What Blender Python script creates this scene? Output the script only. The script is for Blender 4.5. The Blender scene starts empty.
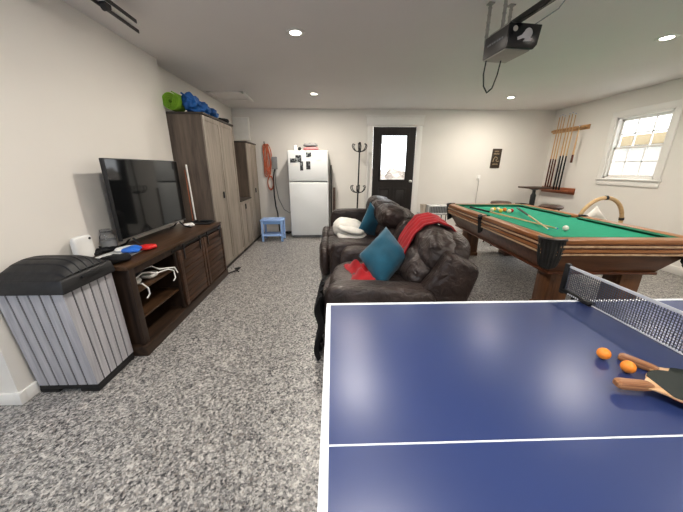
import bpy, bmesh, math, random
from mathutils import Vector, Matrix, Euler, noise
random.seed(7)
C = bpy.context.scene.collection
PI = math.pi
R = math.radians

# ------------------------------------------------------------------ materials
def _new(name):
    m = bpy.data.materials.new(name); m.use_nodes = True
    nt = m.node_tree; b = nt.nodes['Principled BSDF']
    return m, nt, b
def _set(b, **k):
    names = dict(rough='Roughness', metal='Metallic', spec='Specular IOR Level', coat='Coat Weight', coatr='Coat Roughness',
                 trans='Transmission Weight', ior='IOR', sheen='Sheen Weight', alpha='Alpha', es='Emission Strength')
    for a, v in k.items():
        if a == 'emit': b.inputs['Emission Color'].default_value = (*v, 1)
        else: b.inputs[names[a]].default_value = v
def _coord(nt, scale=(1, 1, 1), rot=(0, 0, 0), kind='Object'):
    t = nt.nodes.new('ShaderNodeTexCoord'); mp = nt.nodes.new('ShaderNodeMapping')
    mp.inputs['Scale'].default_value = scale; mp.inputs['Rotation'].default_value = rot
    nt.links.new(t.outputs[kind], mp.inputs['Vector']); return mp.outputs['Vector']
def _ramp(nt, fac, stops, interp='LINEAR'):
    r = nt.nodes.new('ShaderNodeValToRGB'); r.color_ramp.interpolation = interp
    e = r.color_ramp.elements
    while len(e) < len(stops): e.new(0.5)
    for i, (p, c) in enumerate(stops):
        e[i].position = p; e[i].color = (*c, 1)
    nt.links.new(fac, r.inputs['Fac']); return r.outputs['Color']
def _noise(nt, vec, scale, detail=3, rough=.5):
    n = nt.nodes.new('ShaderNodeTexNoise'); n.inputs['Scale'].default_value = scale
    n.inputs['Detail'].default_value = detail; n.inputs['Roughness'].default_value = rough
    nt.links.new(vec, n.inputs['Vector']); return n.outputs['Fac']
def _bump(nt, b, h, strength=.2, dist=.01):
    n = nt.nodes.new('ShaderNodeBump'); n.inputs['Strength'].default_value = strength
    n.inputs['Distance'].default_value = dist
    nt.links.new(h, n.inputs['Height']); nt.links.new(n.outputs['Normal'], b.inputs['Normal'])
def plain(name, col, var=.06, scale=12, bump=0, bscale=200, **k):
    """a colour with soft procedural mottling"""
    m, nt, b = _new(name)
    v = _coord(nt)
    f = _noise(nt, v, scale)
    lo = tuple(max(0, c * (1 - var)) for c in col); hi = tuple(min(1, c * (1 + var)) for c in col)
    nt.links.new(_ramp(nt, f, [(.3, lo), (.7, hi)]), b.inputs['Base Color'])
    if bump: _bump(nt, b, _noise(nt, v, bscale, 2), bump, .002)
    _set(b, **k); return m
def wood(name, dark, light, axis='Y', scale=1.0, stripes=14, bump=.15, boards=0, **k):
    """grain running along the given object axis"""
    m, nt, b = _new(name)
    s = {'X': (1.2, stripes, stripes), 'Y': (stripes, 1.2, stripes), 'Z': (stripes, stripes, 1.2)}[axis]
    v = _coord(nt, tuple(a * scale for a in s))
    f = _noise(nt, v, 1.6, 6, .65)
    mid = tuple((a + c) / 2 for a, c in zip(dark, light))
    nt.links.new(_ramp(nt, f, [(.3, dark), (.5, mid), (.72, light)]), b.inputs['Base Color'])
    _bump(nt, b, f, bump, .004)
    _set(b, **k); return m

def floor_mat():
    m, nt, b = _new('speckled_epoxy')
    v = _coord(nt)
    vo = nt.nodes.new('ShaderNodeTexVoronoi'); vo.inputs['Scale'].default_value = 120
    nt.links.new(v, vo.inputs['Vector'])
    sp = nt.nodes.new('ShaderNodeSeparateColor'); nt.links.new(vo.outputs['Color'], sp.inputs['Color'])
    c1 = _ramp(nt, sp.outputs['Red'], [(0, (.035, .035, .038)), (.2, (.12, .12, .125)), (.38, (.29, .28, .27)), (.62, (.58, .56, .53)), (.88, (.32, .28, .245))], 'CONSTANT')
    vo2 = nt.nodes.new('ShaderNodeTexVoronoi'); vo2.inputs['Scale'].default_value = 72
    nt.links.new(v, vo2.inputs['Vector'])
    sp2 = nt.nodes.new('ShaderNodeSeparateColor'); nt.links.new(vo2.outputs['Color'], sp2.inputs['Color'])
    c2 = _ramp(nt, sp2.outputs['Green'], [(0, (.05, .05, .053)), (.22, (.24, .235, .23)), (.52, (.38, .365, .345)), (.76, (.60, .58, .55))], 'CONSTANT')
    mx = nt.nodes.new('ShaderNodeMix'); mx.data_type = 'RGBA'; mx.inputs['Factor'].default_value = .5
    nt.links.new(c1, mx.inputs['A']); nt.links.new(c2, mx.inputs['B'])
    nt.links.new(mx.outputs['Result'], b.inputs['Base Color'])
    _bump(nt, b, sp.outputs['Red'], .08, .002)
    _set(b, rough=.36, spec=.6); return m

def leather(name, dark, light):
    m, nt, b = _new(name)
    v = _coord(nt)
    f = _noise(nt, v, 5, 5, .6)
    nt.links.new(_ramp(nt, f, [(.3, dark), (.7, light)]), b.inputs['Base Color'])
    w = nt.nodes.new('ShaderNodeTexNoise'); w.inputs['Scale'].default_value = 9; w.inputs['Detail'].default_value = 4
    w.inputs['Distortion'].default_value = 1.6
    mp = _coord(nt, (1, 2.2, 1)); nt.links.new(mp, w.inputs['Vector'])
    _bump(nt, b, w.outputs['Fac'], .7, .03)
    _set(b, rough=.36, spec=.5); return m

def stripes_mat():
    """pale resin panels scored into vertical planks; the grooves are modelled, this is the surface"""
    return wood('pale_grey_plank', (.34, .34, .37), (.52, .51, .54), 'Z', 1.0, 30, .2, rough=.6)

def photo_mat(name, seed, dark=.5):
    m, nt, b = _new(name)
    v = _coord(nt, (1, 1, 1)); mp = nt.nodes.new('ShaderNodeMapping'); mp.inputs['Location'].default_value = (seed * 3.1, seed, seed * 1.7)
    nt.links.new(v, mp.inputs['Vector'])
    f = _noise(nt, mp.outputs['Vector'], 22, 3)
    nt.links.new(_ramp(nt, f, [(.2, (.01, .01, .012)), (dark + .05, (.03, .03, .035)), (dark + .15, (.30, .33, .32)), (.8, (.7, .68, .66))]), b.inputs['Base Color'])
    _set(b, rough=.4); return m

M = dict(
    wall=plain('wall_paint', (.79, .765, .72), .015, 1.5, .05, 260, rough=.75),
    ceil=plain('ceiling_paint', (.80, .765, .745), .015, 1.2, .12, 120, rough=.85),
    trim=plain('white_trim_paint', (.84, .825, .79), .01, 4, rough=.45),
    floor=floor_mat(),
    blue=plain('blue_table_paint', (.030, .054, .175), .04, 2, .03, 500, rough=.36, spec=.85),
    line=plain('white_line_paint', (.78, .82, .88), .02, 8, rough=.4),
    black_metal=plain('black_metal', (.012, .012, .013), .1, 9, rough=.35, spec=.5),
    black_plastic=plain('black_plastic', (.016, .016, .017), .1, 8, .2, 300, rough=.5),
    lid_plastic=wood('charcoal_resin', (.012, .012, .013), (.03, .03, .031), 'Y', 1, 20, .2, rough=.5),
    grey_plastic=plain('grey_plastic', (.45, .44, .44), .04, 8, rough=.5),
    panel=stripes_mat(),
    console=wood('dark_walnut_boards', (.014, .008, .005), (.062, .035, .02), 'Y', 1, 16, .25, rough=.42),
    console_v=wood('dark_walnut_upright', (.012, .007, .005), (.05, .028, .017), 'Z', 1, 16, .25, rough=.5),
    console_top=wood('walnut_top', (.028, .014, .007), (.105, .055, .026), 'Y', 1, 18, .2, rough=.38),
    barn=wood('barn_door_boards', (.016, .0075, .004), (.10, .048, .024), 'Y', 1, 24, .4, rough=.5),
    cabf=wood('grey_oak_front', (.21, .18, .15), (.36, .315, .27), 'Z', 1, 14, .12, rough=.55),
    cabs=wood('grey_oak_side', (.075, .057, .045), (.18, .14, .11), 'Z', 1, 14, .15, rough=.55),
    cabtop=wood('dark_cabinet_top', (.03, .024, .02), (.07, .055, .045), 'Y', 1, 12, .1, rough=.6),
    white=plain('fridge_enamel', (.74, .76, .76), .01, 3, .04, 300, rough=.32),
    gasket=plain('grey_gasket', (.25, .26, .27), .05, 5, rough=.6),
    leather=leather('brown_leather', (.016, .010, .0085), (.050, .032, .027)),
    leather_l=leather('worn_brown_leather', (.026, .019, .0165), (.078, .058, .052)),
    black_cloth=plain('black_cloth', (.008, .008, .009), .2, 14, .5, 60, rough=.9),
    teal=plain('teal_velvet', (.006, .085, .14), .18, 9, .3, 220, rough=.85, sheen=.3),
    red=plain('red_fleece', (.36, .008, .014), .22, 12, .5, 120, rough=.9, sheen=.2),
    white_fleece=plain('white_fleece', (.78, .76, .71), .05, 14, .5, 90, rough=.95),
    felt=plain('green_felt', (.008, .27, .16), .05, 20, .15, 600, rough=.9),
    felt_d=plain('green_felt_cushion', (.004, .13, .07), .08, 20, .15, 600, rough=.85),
    rail=wood('honey_oak_rail', (.20, .075, .022), (.42, .20, .085), 'Y', 1, 14, .08, rough=.3),
    rail_x=wood('honey_oak_rail_cross', (.20, .075, .022), (.42, .20, .085), 'X', 1, 14, .08, rough=.3),
    rail_hi=wood('pale_rail_bead', (.38, .24, .14), (.62, .45, .30), 'Y', 1, 10, .05, rough=.22),
    rail_dk=wood('dark_rail_groove', (.07, .02, .008), (.14, .05, .022), 'Y', 1, 10, .05, rough=.3),
    apron=wood('oak_apron', (.075, .026, .010), (.19, .078, .032), 'X', 1, 14, .15, rough=.35),
    poolleg=wood('oak_leg', (.07, .028, .011), (.19, .085, .036), 'Z', 1, 14, .15, rough=.4),
    pocket=plain('black_pocket_leather', (.02, .02, .019), .3, 12, .4, 70, rough=.45),
    doorblk=wood('black_door_paint', (.012, .009, .008), (.024, .018, .016), 'Z', 1, 16, .12, rough=.4),
    chrome=plain('brushed_steel', (.55, .54, .52), .04, 20, rough=.3, metal=1),
    blind=plain('white_blind', (.8, .8, .78), .02, 5, rough=.6),
    stool=plain('pale_blue_plastic', (.34, .50, .82), .04, 6, rough=.45),
    stool_d=plain('blue_plastic_inside', (.22, .38, .70), .04, 6, rough=.5),
    orange_cord=plain('orange_rubber', (.55, .16, .08), .15, 14, rough=.5),
    orange=plain('orange_ball', (.95, .33, .05), .03, 12, rough=.4),
    paddle_rubber=plain('green_black_rubber', (.016, .024, .022), .1, 30, .3, 700, rough=.5),
    paddle_red=plain('red_rubber', (.25, .02, .015), .1, 30, rough=.5),
    paddle_wood=wood('pale_paddle_wood', (.50, .28, .14), (.72, .50, .30), 'X', 1, 40, .05, rough=.4),
    paddle_grip=wood('striped_paddle_grip', (.16, .05, .02), (.60, .33, .16), 'X', 1, 75, .05, rough=.4),
    net=plain('net_string', (.10, .11, .14), .1, 30, rough=.7),
    tape=plain('white_net_tape', (.62, .64, .68), .03, 30, rough=.6),
    cue_l=wood('maple_cue', (.55, .34, .16), (.74, .52, .30), 'Z', 1, 30, .03, rough=.3),
    cue_d=wood('dark_cue_butt', (.05, .012, .008), (.14, .04, .02), 'Z', 1, 30, .03, rough=.25),
    cue_b=plain('black_cue_butt', (.01, .01, .011), .1, 30, rough=.25),
    rackwood=wood('pine_rack', (.42, .22, .09), (.62, .38, .18), 'Y', 1, 20, .05, rough=.4),
    rackred=wood('redwood_shelf', (.22, .06, .025), (.40, .14, .06), 'Y', 1, 20, .05, rough=.35),
    darkwood=wood('dark_brown_wood', (.035, .018, .012), (.09, .05, .032), 'X', 1, 14, .1, rough=.4),
    rattan=wood('rattan_cane', (.48, .32, .16), (.68, .50, .29), 'X', 1, 20, .1, rough=.5),
    green_mat=plain('green_foam', (.22, .42, .03), .12, 12, .3, 60, rough=.8),
    blue_cloth=plain('blue_bag_cloth', (.01, .10, .32), .3, 12, .6, 40, rough=.6),
    green_cloth=plain('dark_green_cloth', (.02, .06, .04), .3, 12, .6, 40, rough=.8),
    paper=plain('white_paper', (.78, .78, .76), .04, 9, rough=.7),
    bluep=plain('blue_plastic_film', (.03, .17, .62), .15, 14, rough=.35),
    redp=plain('red_plastic', (.62, .02, .02), .15, 14, rough=.4),
    pinkp=plain('pink_packet', (.68, .28, .28), .15, 24, rough=.5),
    greyg=plain('grey_metal_box', (.30, .30, .30), .05, 9, rough=.5),
    track=plain('galvanised_steel', (.42, .41, .39), .1, 30, rough=.4, metal=.7),
    screen=plain('tv_glass', (.006, .007, .008), .02, 3, rough=.06, spec=.6, coat=.3, coatr=.03),
    openb=plain('opener_housing', (.045, .042, .04), .08, 12, .15, 200, rough=.4),
    openf=plain('opener_face', (.008, .008, .009), .05, 12, rough=.25),
    openg=plain('opener_lens', (.40, .37, .33), .05, 12, rough=.5),
    sign=plain('dark_bronze_sign', (.05, .034, .022), .35, 16, rough=.5),
    signl=plain('worn_tan_lettering', (.36, .28, .18), .2, 20, rough=.6),
    tan=plain('tan_siding', (.40, .32, .20), .05, 3, rough=.8),
    hedge=plain('pale_shrub', (.26, .22, .19), .4, 9, rough=.9),
    conc=plain('outside_concrete', (.55, .54, .52), .06, 2, rough=.9),
    pinkish=plain('beige_box_card', (.55, .48, .40), .08, 9, rough=.8),
    cream=plain('cream_ball', (.80, .72, .52), .04, 20, rough=.15),
    yball=plain('yellow_ball', (.80, .50, .05), .04, 20, rough=.15),
    oball=plain('orange_pool_ball', (.72, .22, .04), .04, 20, rough=.15),
    rball=plain('maroon_pool_ball', (.36, .03, .03), .04, 20, rough=.15),
    bball=plain('white_cue_ball', (.85, .82, .74), .02, 20, rough=.12),
)
def glass_mat():
    m, nt, b = _new('window_glass')
    t = nt.nodes.new('ShaderNodeBsdfTransparent'); g = nt.nodes.new('ShaderNodeBsdfGlossy'); g.inputs['Roughness'].default_value = .02
    f = _noise(nt, _coord(nt), 3)
    nt.links.new(_ramp(nt, f, [(.3, (.93, .95, .96)), (.7, (.96, .97, .98))]), t.inputs['Color'])
    mx = nt.nodes.new('ShaderNodeMixShader'); mx.inputs['Fac'].default_value = .06
    nt.links.new(t.outputs[0], mx.inputs[1]); nt.links.new(g.outputs[0], mx.inputs[2])
    nt.links.new(mx.outputs[0], nt.nodes['Material Output'].inputs['Surface'])
    return m
M['glass'] = glass_mat()
def lens_mat():
    m, nt, b = _new('lit_lens')
    f = _noise(nt, _coord(nt), 3)
    nt.links.new(_ramp(nt, f, [(.3, (1, .93, .8)), (.7, (1, .95, .84))]), b.inputs['Emission Color'])
    _set(b, es=18); return m
M['lens'] = lens_mat()
def clear_mat():
    m, nt, b = _new('clear_plastic')
    f = _noise(nt, _coord(nt), 8)
    nt.links.new(_ramp(nt, f, [(.3, (.8, .8, .8)), (.7, (.9, .9, .9))]), b.inputs['Base Color'])
    _set(b, rough=.08, trans=.85, ior=1.3); return m
M['clear'] = clear_mat()

# ------------------------------------------------------------------ mesh builder
def fit(n, h):  # vector helper
    return Vector(n)
class MB:
    def __init__(s): s.b = bmesh.new()
    def _xf(s, vs, mat):
        for v in vs: v.co = mat @ v.co
    def box(s, x0, x1, y0, y1, z0, z1, bev=0, seg=2, mat=None):
        r = bmesh.ops.create_cube(s.b, size=1)
        vs = r['verts']
        for v in vs:
            v.co = Vector(((x0 + x1) / 2 + v.co.x * (x1 - x0), (y0 + y1) / 2 + v.co.y * (y1 - y0), (z0 + z1) / 2 + v.co.z * (z1 - z0)))
        if mat: s._xf(vs, mat)
        if bev:
            es = list({e for v in vs for e in v.link_edges})
            bmesh.ops.bevel(s.b, geom=es, offset=bev, segments=seg, affect='EDGES', profile=.5)
        return s
    def prism(s, pts, axis, a, b_, bev=0):
        """polygon pts in the plane normal to axis, extruded from a to b_"""
        def P(p, t):
            return {'X': (t, p[0], p[1]), 'Y': (p[0], t, p[1]), 'Z': (p[0], p[1], t)}[axis]
        v0 = [s.b.verts.new(P(p, a)) for p in pts]; v1 = [s.b.verts.new(P(p, b_)) for p in pts]
        fs = [s.b.faces.new(v0), s.b.faces.new(v1)]
        n = len(pts)
        for i in range(n): fs.append(s.b.faces.new((v0[i], v0[(i + 1) % n], v1[(i + 1) % n], v1[i])))
        bmesh.ops.recalc_face_normals(s.b, faces=fs)
        if bev:
            es = list({e for f in fs for e in f.edges})
            bmesh.ops.bevel(s.b, geom=es, offset=bev, segments=2, affect='EDGES', profile=.5)
        return s
    def frustum(s, lo, hi, z0, z1, bev=0):
        """lo, hi = (x0,x1,y0,y1) rectangles at z0 and z1"""
        def q(r, z): return [s.b.verts.new(p) for p in ((r[0], r[2], z), (r[1], r[2], z), (r[1], r[3], z), (r[0], r[3], z))]
        a, b_ = q(lo, z0), q(hi, z1)
        fs = [s.b.faces.new(a), s.b.faces.new(b_)]
        for i in range(4): fs.append(s.b.faces.new((a[i], a[(i + 1) % 4], b_[(i + 1) % 4], b_[i])))
        bmesh.ops.recalc_face_normals(s.b, faces=fs)
        if bev:
            es = list({e for f in fs for e in f.edges})
            bmesh.ops.bevel(s.b, geom=es, offset=bev, segments=2, affect='EDGES', profile=.5)
        return s
    def rod(s, p0, p1, r0, r1=None, n=12):
        return s.tube([p0, p1], r0, n, r1)
    def tube(s, path, r, n=8, r_end=None, closed=False):
        pts = [Vector(p) for p in path]; m = len(pts); rings = []
        up = None
        for i, p in enumerate(pts):
            if closed: t = (pts[(i + 1) % m] - pts[i - 1])
            else: t = (pts[min(i + 1, m - 1)] - pts[max(i - 1, 0)])
            t = t.normalized() if t.length > 1e-9 else Vector((0, 0, 1))
            if up is None:
                up = Vector((0, 0, 1)) if abs(t.z) < .9 else Vector((1, 0, 0))
            a = t.cross(up)
            if a.length < 1e-5: a = t.cross(Vector((1, .3, .2)))
            a.normalize(); b2 = a.cross(t).normalized(); up = b2
            rr = r if r_end is None else r + (r_end - r) * i / (m - 1)
            rings.append([s.b.verts.new(p + (a * math.cos(2 * PI * k / n) + b2 * math.sin(2 * PI * k / n)) * rr) for k in range(n)])
        rng = range(m) if closed else range(m - 1)
        for i in rng:
            A, B = rings[i], rings[(i + 1) % m]
            for k in range(n): s.b.faces.new((A[k], A[(k + 1) % n], B[(k + 1) % n], B[k]))
        if not closed:
            s.b.faces.new(rings[0][::-1]); s.b.faces.new(rings[-1])
        return s
    def lathe(s, prof, cx=0, cy=0, n=24, mat=None):
        """prof = [(r, z)...] around the vertical through cx, cy"""
        rings = []; new = []
        for r, z in prof:
            if r < 1e-5: ring = [s.b.verts.new((cx, cy, z))]
            else: ring = [s.b.verts.new((cx + r * math.cos(2 * PI * k / n), cy + r * math.sin(2 * PI * k / n), z)) for k in range(n)]
            rings.append(ring); new += ring
        for A, B in zip(rings, rings[1:]):
            for k in range(n):
                a, b_, c, d = A[k % len(A)], A[(k + 1) % len(A)], B[(k + 1) % len(B)], B[k % len(B)]
                vs = []
                for v in (a, b_, c, d):
                    if v not in vs: vs.append(v)
                if len(vs) > 2: s.b.faces.new(vs)
        if len(rings[0]) > 1: s.b.faces.new(rings[0][::-1])
        if len(rings[-1]) > 1: s.b.faces.new(rings[-1])
        if mat: s._xf(new, mat)
        return s
    def pad(s, c, size, e=4, n=10, rot=(0, 0, 0), nz=0, nf=6, fn=None, seed=0):
        """a rounded, slightly lumpy cushion block"""
        N = n + 1; cache = {}
        def V(i, j, k):
            if (i, j, k) not in cache: cache[(i, j, k)] = s.b.verts.new((-1 + 2 * i / N, -1 + 2 * j / N, -1 + 2 * k / N))
            return cache[(i, j, k)]
        for a in range(N):
            for d in range(N):
                for t in (0, N):
                    s.b.faces.new((V(t, a, d), V(t, a + 1, d), V(t, a + 1, d + 1), V(t, a, d + 1)))
                    s.b.faces.new((V(a, t, d), V(a + 1, t, d), V(a + 1, t, d + 1), V(a, t, d + 1)))
                    s.b.faces.new((V(a, d, t), V(a + 1, d, t), V(a + 1, d + 1, t), V(a, d + 1, t)))
        vs = list(cache.values())
        mat = Matrix.Translation(Vector(c)) @ Euler(rot).to_matrix().to_4x4()
        for v in vs:
            p = v.co
            k = (abs(p.x) ** e + abs(p.y) ** e + abs(p.z) ** e) ** (1 / e)
            q = p / k
            if fn: q = Vector(fn(q))
            w = Vector((q.x * size[0] / 2, q.y * size[1] / 2, q.z * size[2] / 2))
            w = mat @ w
            if nz:
                d = noise.noise(w * nf + Vector((seed, seed * 2, 3))) * nz + noise.noise(w * nf * 2.7 + Vector((seed, 1, 3))) * nz * .45
                w += (mat.to_3x3() @ q).normalized() * d
            v.co = w
        return s
    def grid(s, fn, nu, nv, thick=0):
        """surface fn(u,v) for u,v in 0..1, with an optional solid thickness"""
        V = [[Vector(fn(i / nu, j / nv)) for j in range(nv + 1)] for i in range(nu + 1)]
        top = [[s.b.verts.new(p) for p in row] for row in V]
        fs = []
        for i in range(nu):
            for j in range(nv): fs.append(s.b.faces.new((top[i][j], top[i + 1][j], top[i + 1][j + 1], top[i][j + 1])))
        if thick:
            bmesh.ops.recalc_face_normals(s.b, faces=fs)
            s.b.normal_update()
            bot = [[s.b.verts.new(v.co - v.normal * thick) for v in row] for row in top]
            for i in range(nu):
                for j in range(nv): s.b.faces.new((bot[i][j], bot[i][j + 1], bot[i + 1][j + 1], bot[i + 1][j]))
            rim = [(i, 0) for i in range(nu + 1)] + [(nu, j) for j in range(1, nv + 1)] + [(i, nv) for i in range(nu - 1, -1, -1)] + [(0, j) for j in range(nv - 1, 0, -1)]
            for (a, b_), (c, d) in zip(rim, rim[1:] + rim[:1]):
                s.b.faces.new((top[a][b_], top[c][d], bot[c][d], bot[a][b_]))
        return s
    def build(s, name, mat, parent=None, world=False, ang=40):
        bmesh.ops.recalc_face_normals(s.b, faces=s.b.faces[:])
        if world and parent is not None:
            inv = (Matrix.Translation(parent.location) @ parent.rotation_euler.to_matrix().to_4x4()).inverted()
            for v in s.b.verts: v.co = inv @ v.co
        me = bpy.data.meshes.new(name); s.b.to_mesh(me); s.b.free()
        me.materials.append(M[mat] if isinstance(mat, str) else mat)
        me.shade_smooth(); me.set_sharp_from_angle(angle=R(ang))
        o = bpy.data.objects.new(name, me); C.objects.link(o)
        if parent is not None: o.parent = parent
        return o

def tag(o, label, cat, group=None):
    o['label'] = label; o['category'] = cat
    if group: o['group'] = group
    return o
def thing(name, label, cat, loc=(0, 0, 0), rz=0, group=None):
    o = bpy.data.objects.new(name, None); C.objects.link(o)
    o.empty_display_size = .1
    o.location = loc; o.rotation_euler = (0, 0, rz)
    return tag(o, label, cat, group)
def struct(name, mb, mat, parent=None, **k):
    o = mb.build(name, mat, parent, **k)
    if parent is None: o['kind'] = 'structure'
    return o
def dup(root, loc, rz=None, label=None, group=None):
    r = root.copy(); C.objects.link(r); r.location = loc
    if rz is not None: r.rotation_euler = (0, 0, rz)
    if label: r['label'] = label
    if group: r['group'] = group
    for ch in list(root.children):
        c = ch.copy(); C.objects.link(c); c.parent = r
        for g in list(ch.children):
            d = g.copy(); C.objects.link(d); d.parent = c
    return r
def center(o):
    """put the origin of a one-mesh thing at the middle of its base"""
    me = o.data; xs = [v.co for v in me.vertices]
    lo = Vector((min(c[i] for c in xs) for i in range(3))); hi = Vector((max(c[i] for c in xs) for i in range(3)))
    c = Vector(((lo.x + hi.x) / 2, (lo.y + hi.y) / 2, lo.z))
    me.transform(Matrix.Translation(-c)); o.location = c
    return o
def one(name, mb, mat, label, cat, group=None, **k):
    return tag(center(mb.build(name, mat, **k)), label, cat, group)

# ------------------------------------------------------------------ room
LX, RX, BY, CZ = -1.945, 4.72, 6.45, 2.56      # near left wall, right wall, back wall, ceiling
FX = -2.05                                     # recessed far part of the left wall
NY = -1.3                                      # garage door wall behind the camera
OX = -2.75                                     # outer left wall beyond the corner
T = .12
struct('floor', MB().box(OX - T, RX + T, NY - T, BY + T, -.1, 0), 'floor')
struct('ceiling', MB().box(OX - T, RX + T, NY - T, BY + T, CZ, CZ + .1), 'ceil')
# left wall: thick near section, shallow recess further on
struct('wall_left', MB().box(OX - T, LX, 1.475, 3.72, 0, CZ).box(OX - T, FX, 3.72, BY, 0, CZ).box(OX - T, OX, NY, 1.475, 0, CZ), 'wall')
struct('baseboard_left', MB().box(LX, LX + .018, 1.475, 3.72, 0, .08, .003).box(OX, LX + .018, 1.457, 1.475, 0, .08, .003)
       .box(LX - .02, LX + .0185, 1.4565, 1.50, 0, .081, .003), 'trim')
# back wall with the door opening
DX0, DX1, DZ0, DZ1 = .865, 1.785, .2, 2.235
struct('wall_back', MB().box(OX, DX0, BY, BY + T, 0, CZ).box(DX1, RX + T, BY, BY + T, 0, CZ).box(DX0, DX1, BY, BY + T, 0, DZ0)
       .box(DX0, DX1, BY, BY + T, DZ1, CZ), 'wall')
struct('baseboard_back', MB().box(FX, DX0 - .14, BY - .018, BY, 0, .11, .003).box(DX1 + .14, RX, BY - .018, BY, 0, .11, .003), 'trim')
# right wall with the window opening
WY0, WY1, WZ0, WZ1 = 4.16, 4.99, 1.235, 2.195
struct('wall_right', MB().box(RX, RX + T, NY, WY0, 0, CZ).box(RX, RX + T, WY1, BY, 0, CZ).box(RX, RX + T, WY0, WY1, 0, WZ0)
       .box(RX, RX + T, WY0, WY1, WZ1, CZ), 'wall')
struct('baseboard_right', MB().box(RX - .018, RX, NY, BY, 0, .11, .003), 'trim')
# wall behind the camera: sectional garage door
struct('wall_front', MB().box(OX, -1.7, NY - T, NY, 0, CZ).box(4.2, RX + T, NY - T, NY, 0, CZ).box(-1.7, 4.2, NY - T, NY, 2.2, CZ), 'wall')
gd = MB()
for k in range(4): gd.box(-1.72, 4.22, NY - .06, NY - .02, k * .55 + .004, k * .55 + .546, .006)
struct('door_2', gd, 'trim')

# entry door with a half light
dr = thing('door_1', '', '', ((DX0 + DX1) / 2, BY, DZ0)); del dr['label']; del dr['category']; dr['kind'] = 'structure'
GX0, GX1, GZ0, GZ1 = 1.04, 1.60, 1.15, 2.07
d = MB(); ya, yb = BY - .012, BY + .032
d.box(DX0 + .01, GX0, ya, yb, DZ0, DZ1 - .01).box(GX1, DX1 - .01, ya, yb, DZ0, DZ1 - .01).box(GX0, GX1, ya, yb, DZ0, GZ0).box(GX0, GX1, ya, yb, GZ1, DZ1 - .01)
d.build('door_leaf', 'doorblk', dr, world=True)
f = MB()
for x0, x1, z0, z1 in ((GX0 - .03, GX0 + .012, GZ0 - .03, GZ1 + .03), (GX1 - .012, GX1 + .03, GZ0 - .03, GZ1 + .03), (GX0, GX1, GZ0 - .03, GZ0 + .012), (GX0, GX1, GZ1 - .012, GZ1 + .03)):
    f.box(x0, x1, BY - .024, BY - .011, z0, z1, .004)
f.build('window_frame', 'doorblk', dr, world=True)
for x0, x1 in ((1.01, 1.28), (1.36, 1.63)):
    p = MB()
    for a in ((x0, x0 + .022, .40, .98), (x1 - .022, x1, .40, .98), (x0, x1, .40, .422), (x0, x1, .958, .98)):
        p.box(a[0], a[1], BY - .024, BY - .010, a[2], a[3], .004)
    p.box(x0 + .05, x1 - .05, BY - .018, BY - .010, .45, .93, .004)
    p.build('door_panel', 'doorblk', dr, world=True)
MB().box(GX0, GX1, BY + .005, BY + .012, GZ0, GZ1).build('glass_pane', 'glass', dr, world=True)
bl = MB()
for k in range(9): bl.box(GX0 + .012, GX1 - .012, BY - .009, BY + .001, GZ1 - .03 - k * .017, GZ1 - .019 - k * .017, .001)
bl.build('raised_blind', 'blind', dr, world=True)
MB().lathe([(0, 0), (.03, 0), (.03, .008), (.012, .012), (.012, .035), (.028, .045), (.028, .07), (.015, .08), (0, .08)], 0, 0, 20,
           Matrix.Translation((DX1 - .07, BY - .012, 1.12)) @ Matrix.Rotation(PI / 2, 4, 'X')).build('door_knob', 'chrome', dr, world=True)
struct('trim_1', MB().box(DX0 - .12, DX0, BY - .025, BY, 0, DZ1 + .02, .004).box(DX1, DX1 + .12, BY - .025, BY, 0, DZ1 + .02, .004)
       .box(DX0 - .14, DX1 + .14, BY - .03, BY, DZ1 + .02, DZ1 + .19, .004).box(DX0 - .16, DX1 + .16, BY - .045, BY, DZ1 + .19, DZ1 + .215, .006)
       .box(DX0 - .02, DX1 + .02, BY - .03, BY + .04, DZ0 - .03, DZ0, .004), 'trim')

# double hung window on the right wall
wn = thing('window_1', '', '', (RX, (WY0 + WY1) / 2, WZ0)); del wn['label']; del wn['category']; wn['kind'] = 'structure'
f = MB(); j = .03
f.box(RX, RX + .10, WY0, WY0 + j, WZ0, WZ1).box(RX, RX + .10, WY1 - j, WY1, WZ0, WZ1).box(RX, RX + .10, WY0, WY1, WZ0, WZ0 + j).box(RX, RX + .10, WY0, WY1, WZ1 - j, WZ1)
f.build('window_frame', 'trim', wn, world=True)
mid = (WZ0 + WZ1) / 2
for z0, z1, dx in ((WZ0 + j, mid + .018, .03), (mid - .018, WZ1 - j, .065)):
    s_ = MB(); y0, y1 = WY0 + j, WY1 - j; w = .034
    s_.box(RX + dx, RX + dx + .03, y0, y0 + w, z0, z1, .003).box(RX + dx, RX + dx + .03, y1 - w, y1, z0, z1, .003)
    s_.box(RX + dx, RX + dx + .03, y0, y1, z0, z0 + w, .003).box(RX + dx, RX + dx + .03, y0, y1, z1 - w, z1, .003)
    for k in (1, 2):
        yy = y0 + (y1 - y0) * k / 3
        s_.box(RX + dx + .004, RX + dx + .026, yy - .008, yy + .008, z0 + w, z1 - w)
    s_.box(RX + dx + .004, RX + dx + .026, y0 + w, y1 - w, (z0 + z1) / 2 - .008, (z0 + z1) / 2 + .008)
    so = s_.build('sash', 'trim', wn, world=True)
    g = MB().box(RX + dx + .013, RX + dx + .017, y0 + .01, y1 - .01, z0 + .01, z1 - .01)
    go = g.build('glass_pane', 'glass', wn, world=True); go.parent = so
MB().box(RX + .012, RX + .03, 4.55, 4.61, mid + .018, mid + .03, .003).build('sash_lock', 'chrome', wn, world=True)
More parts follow.
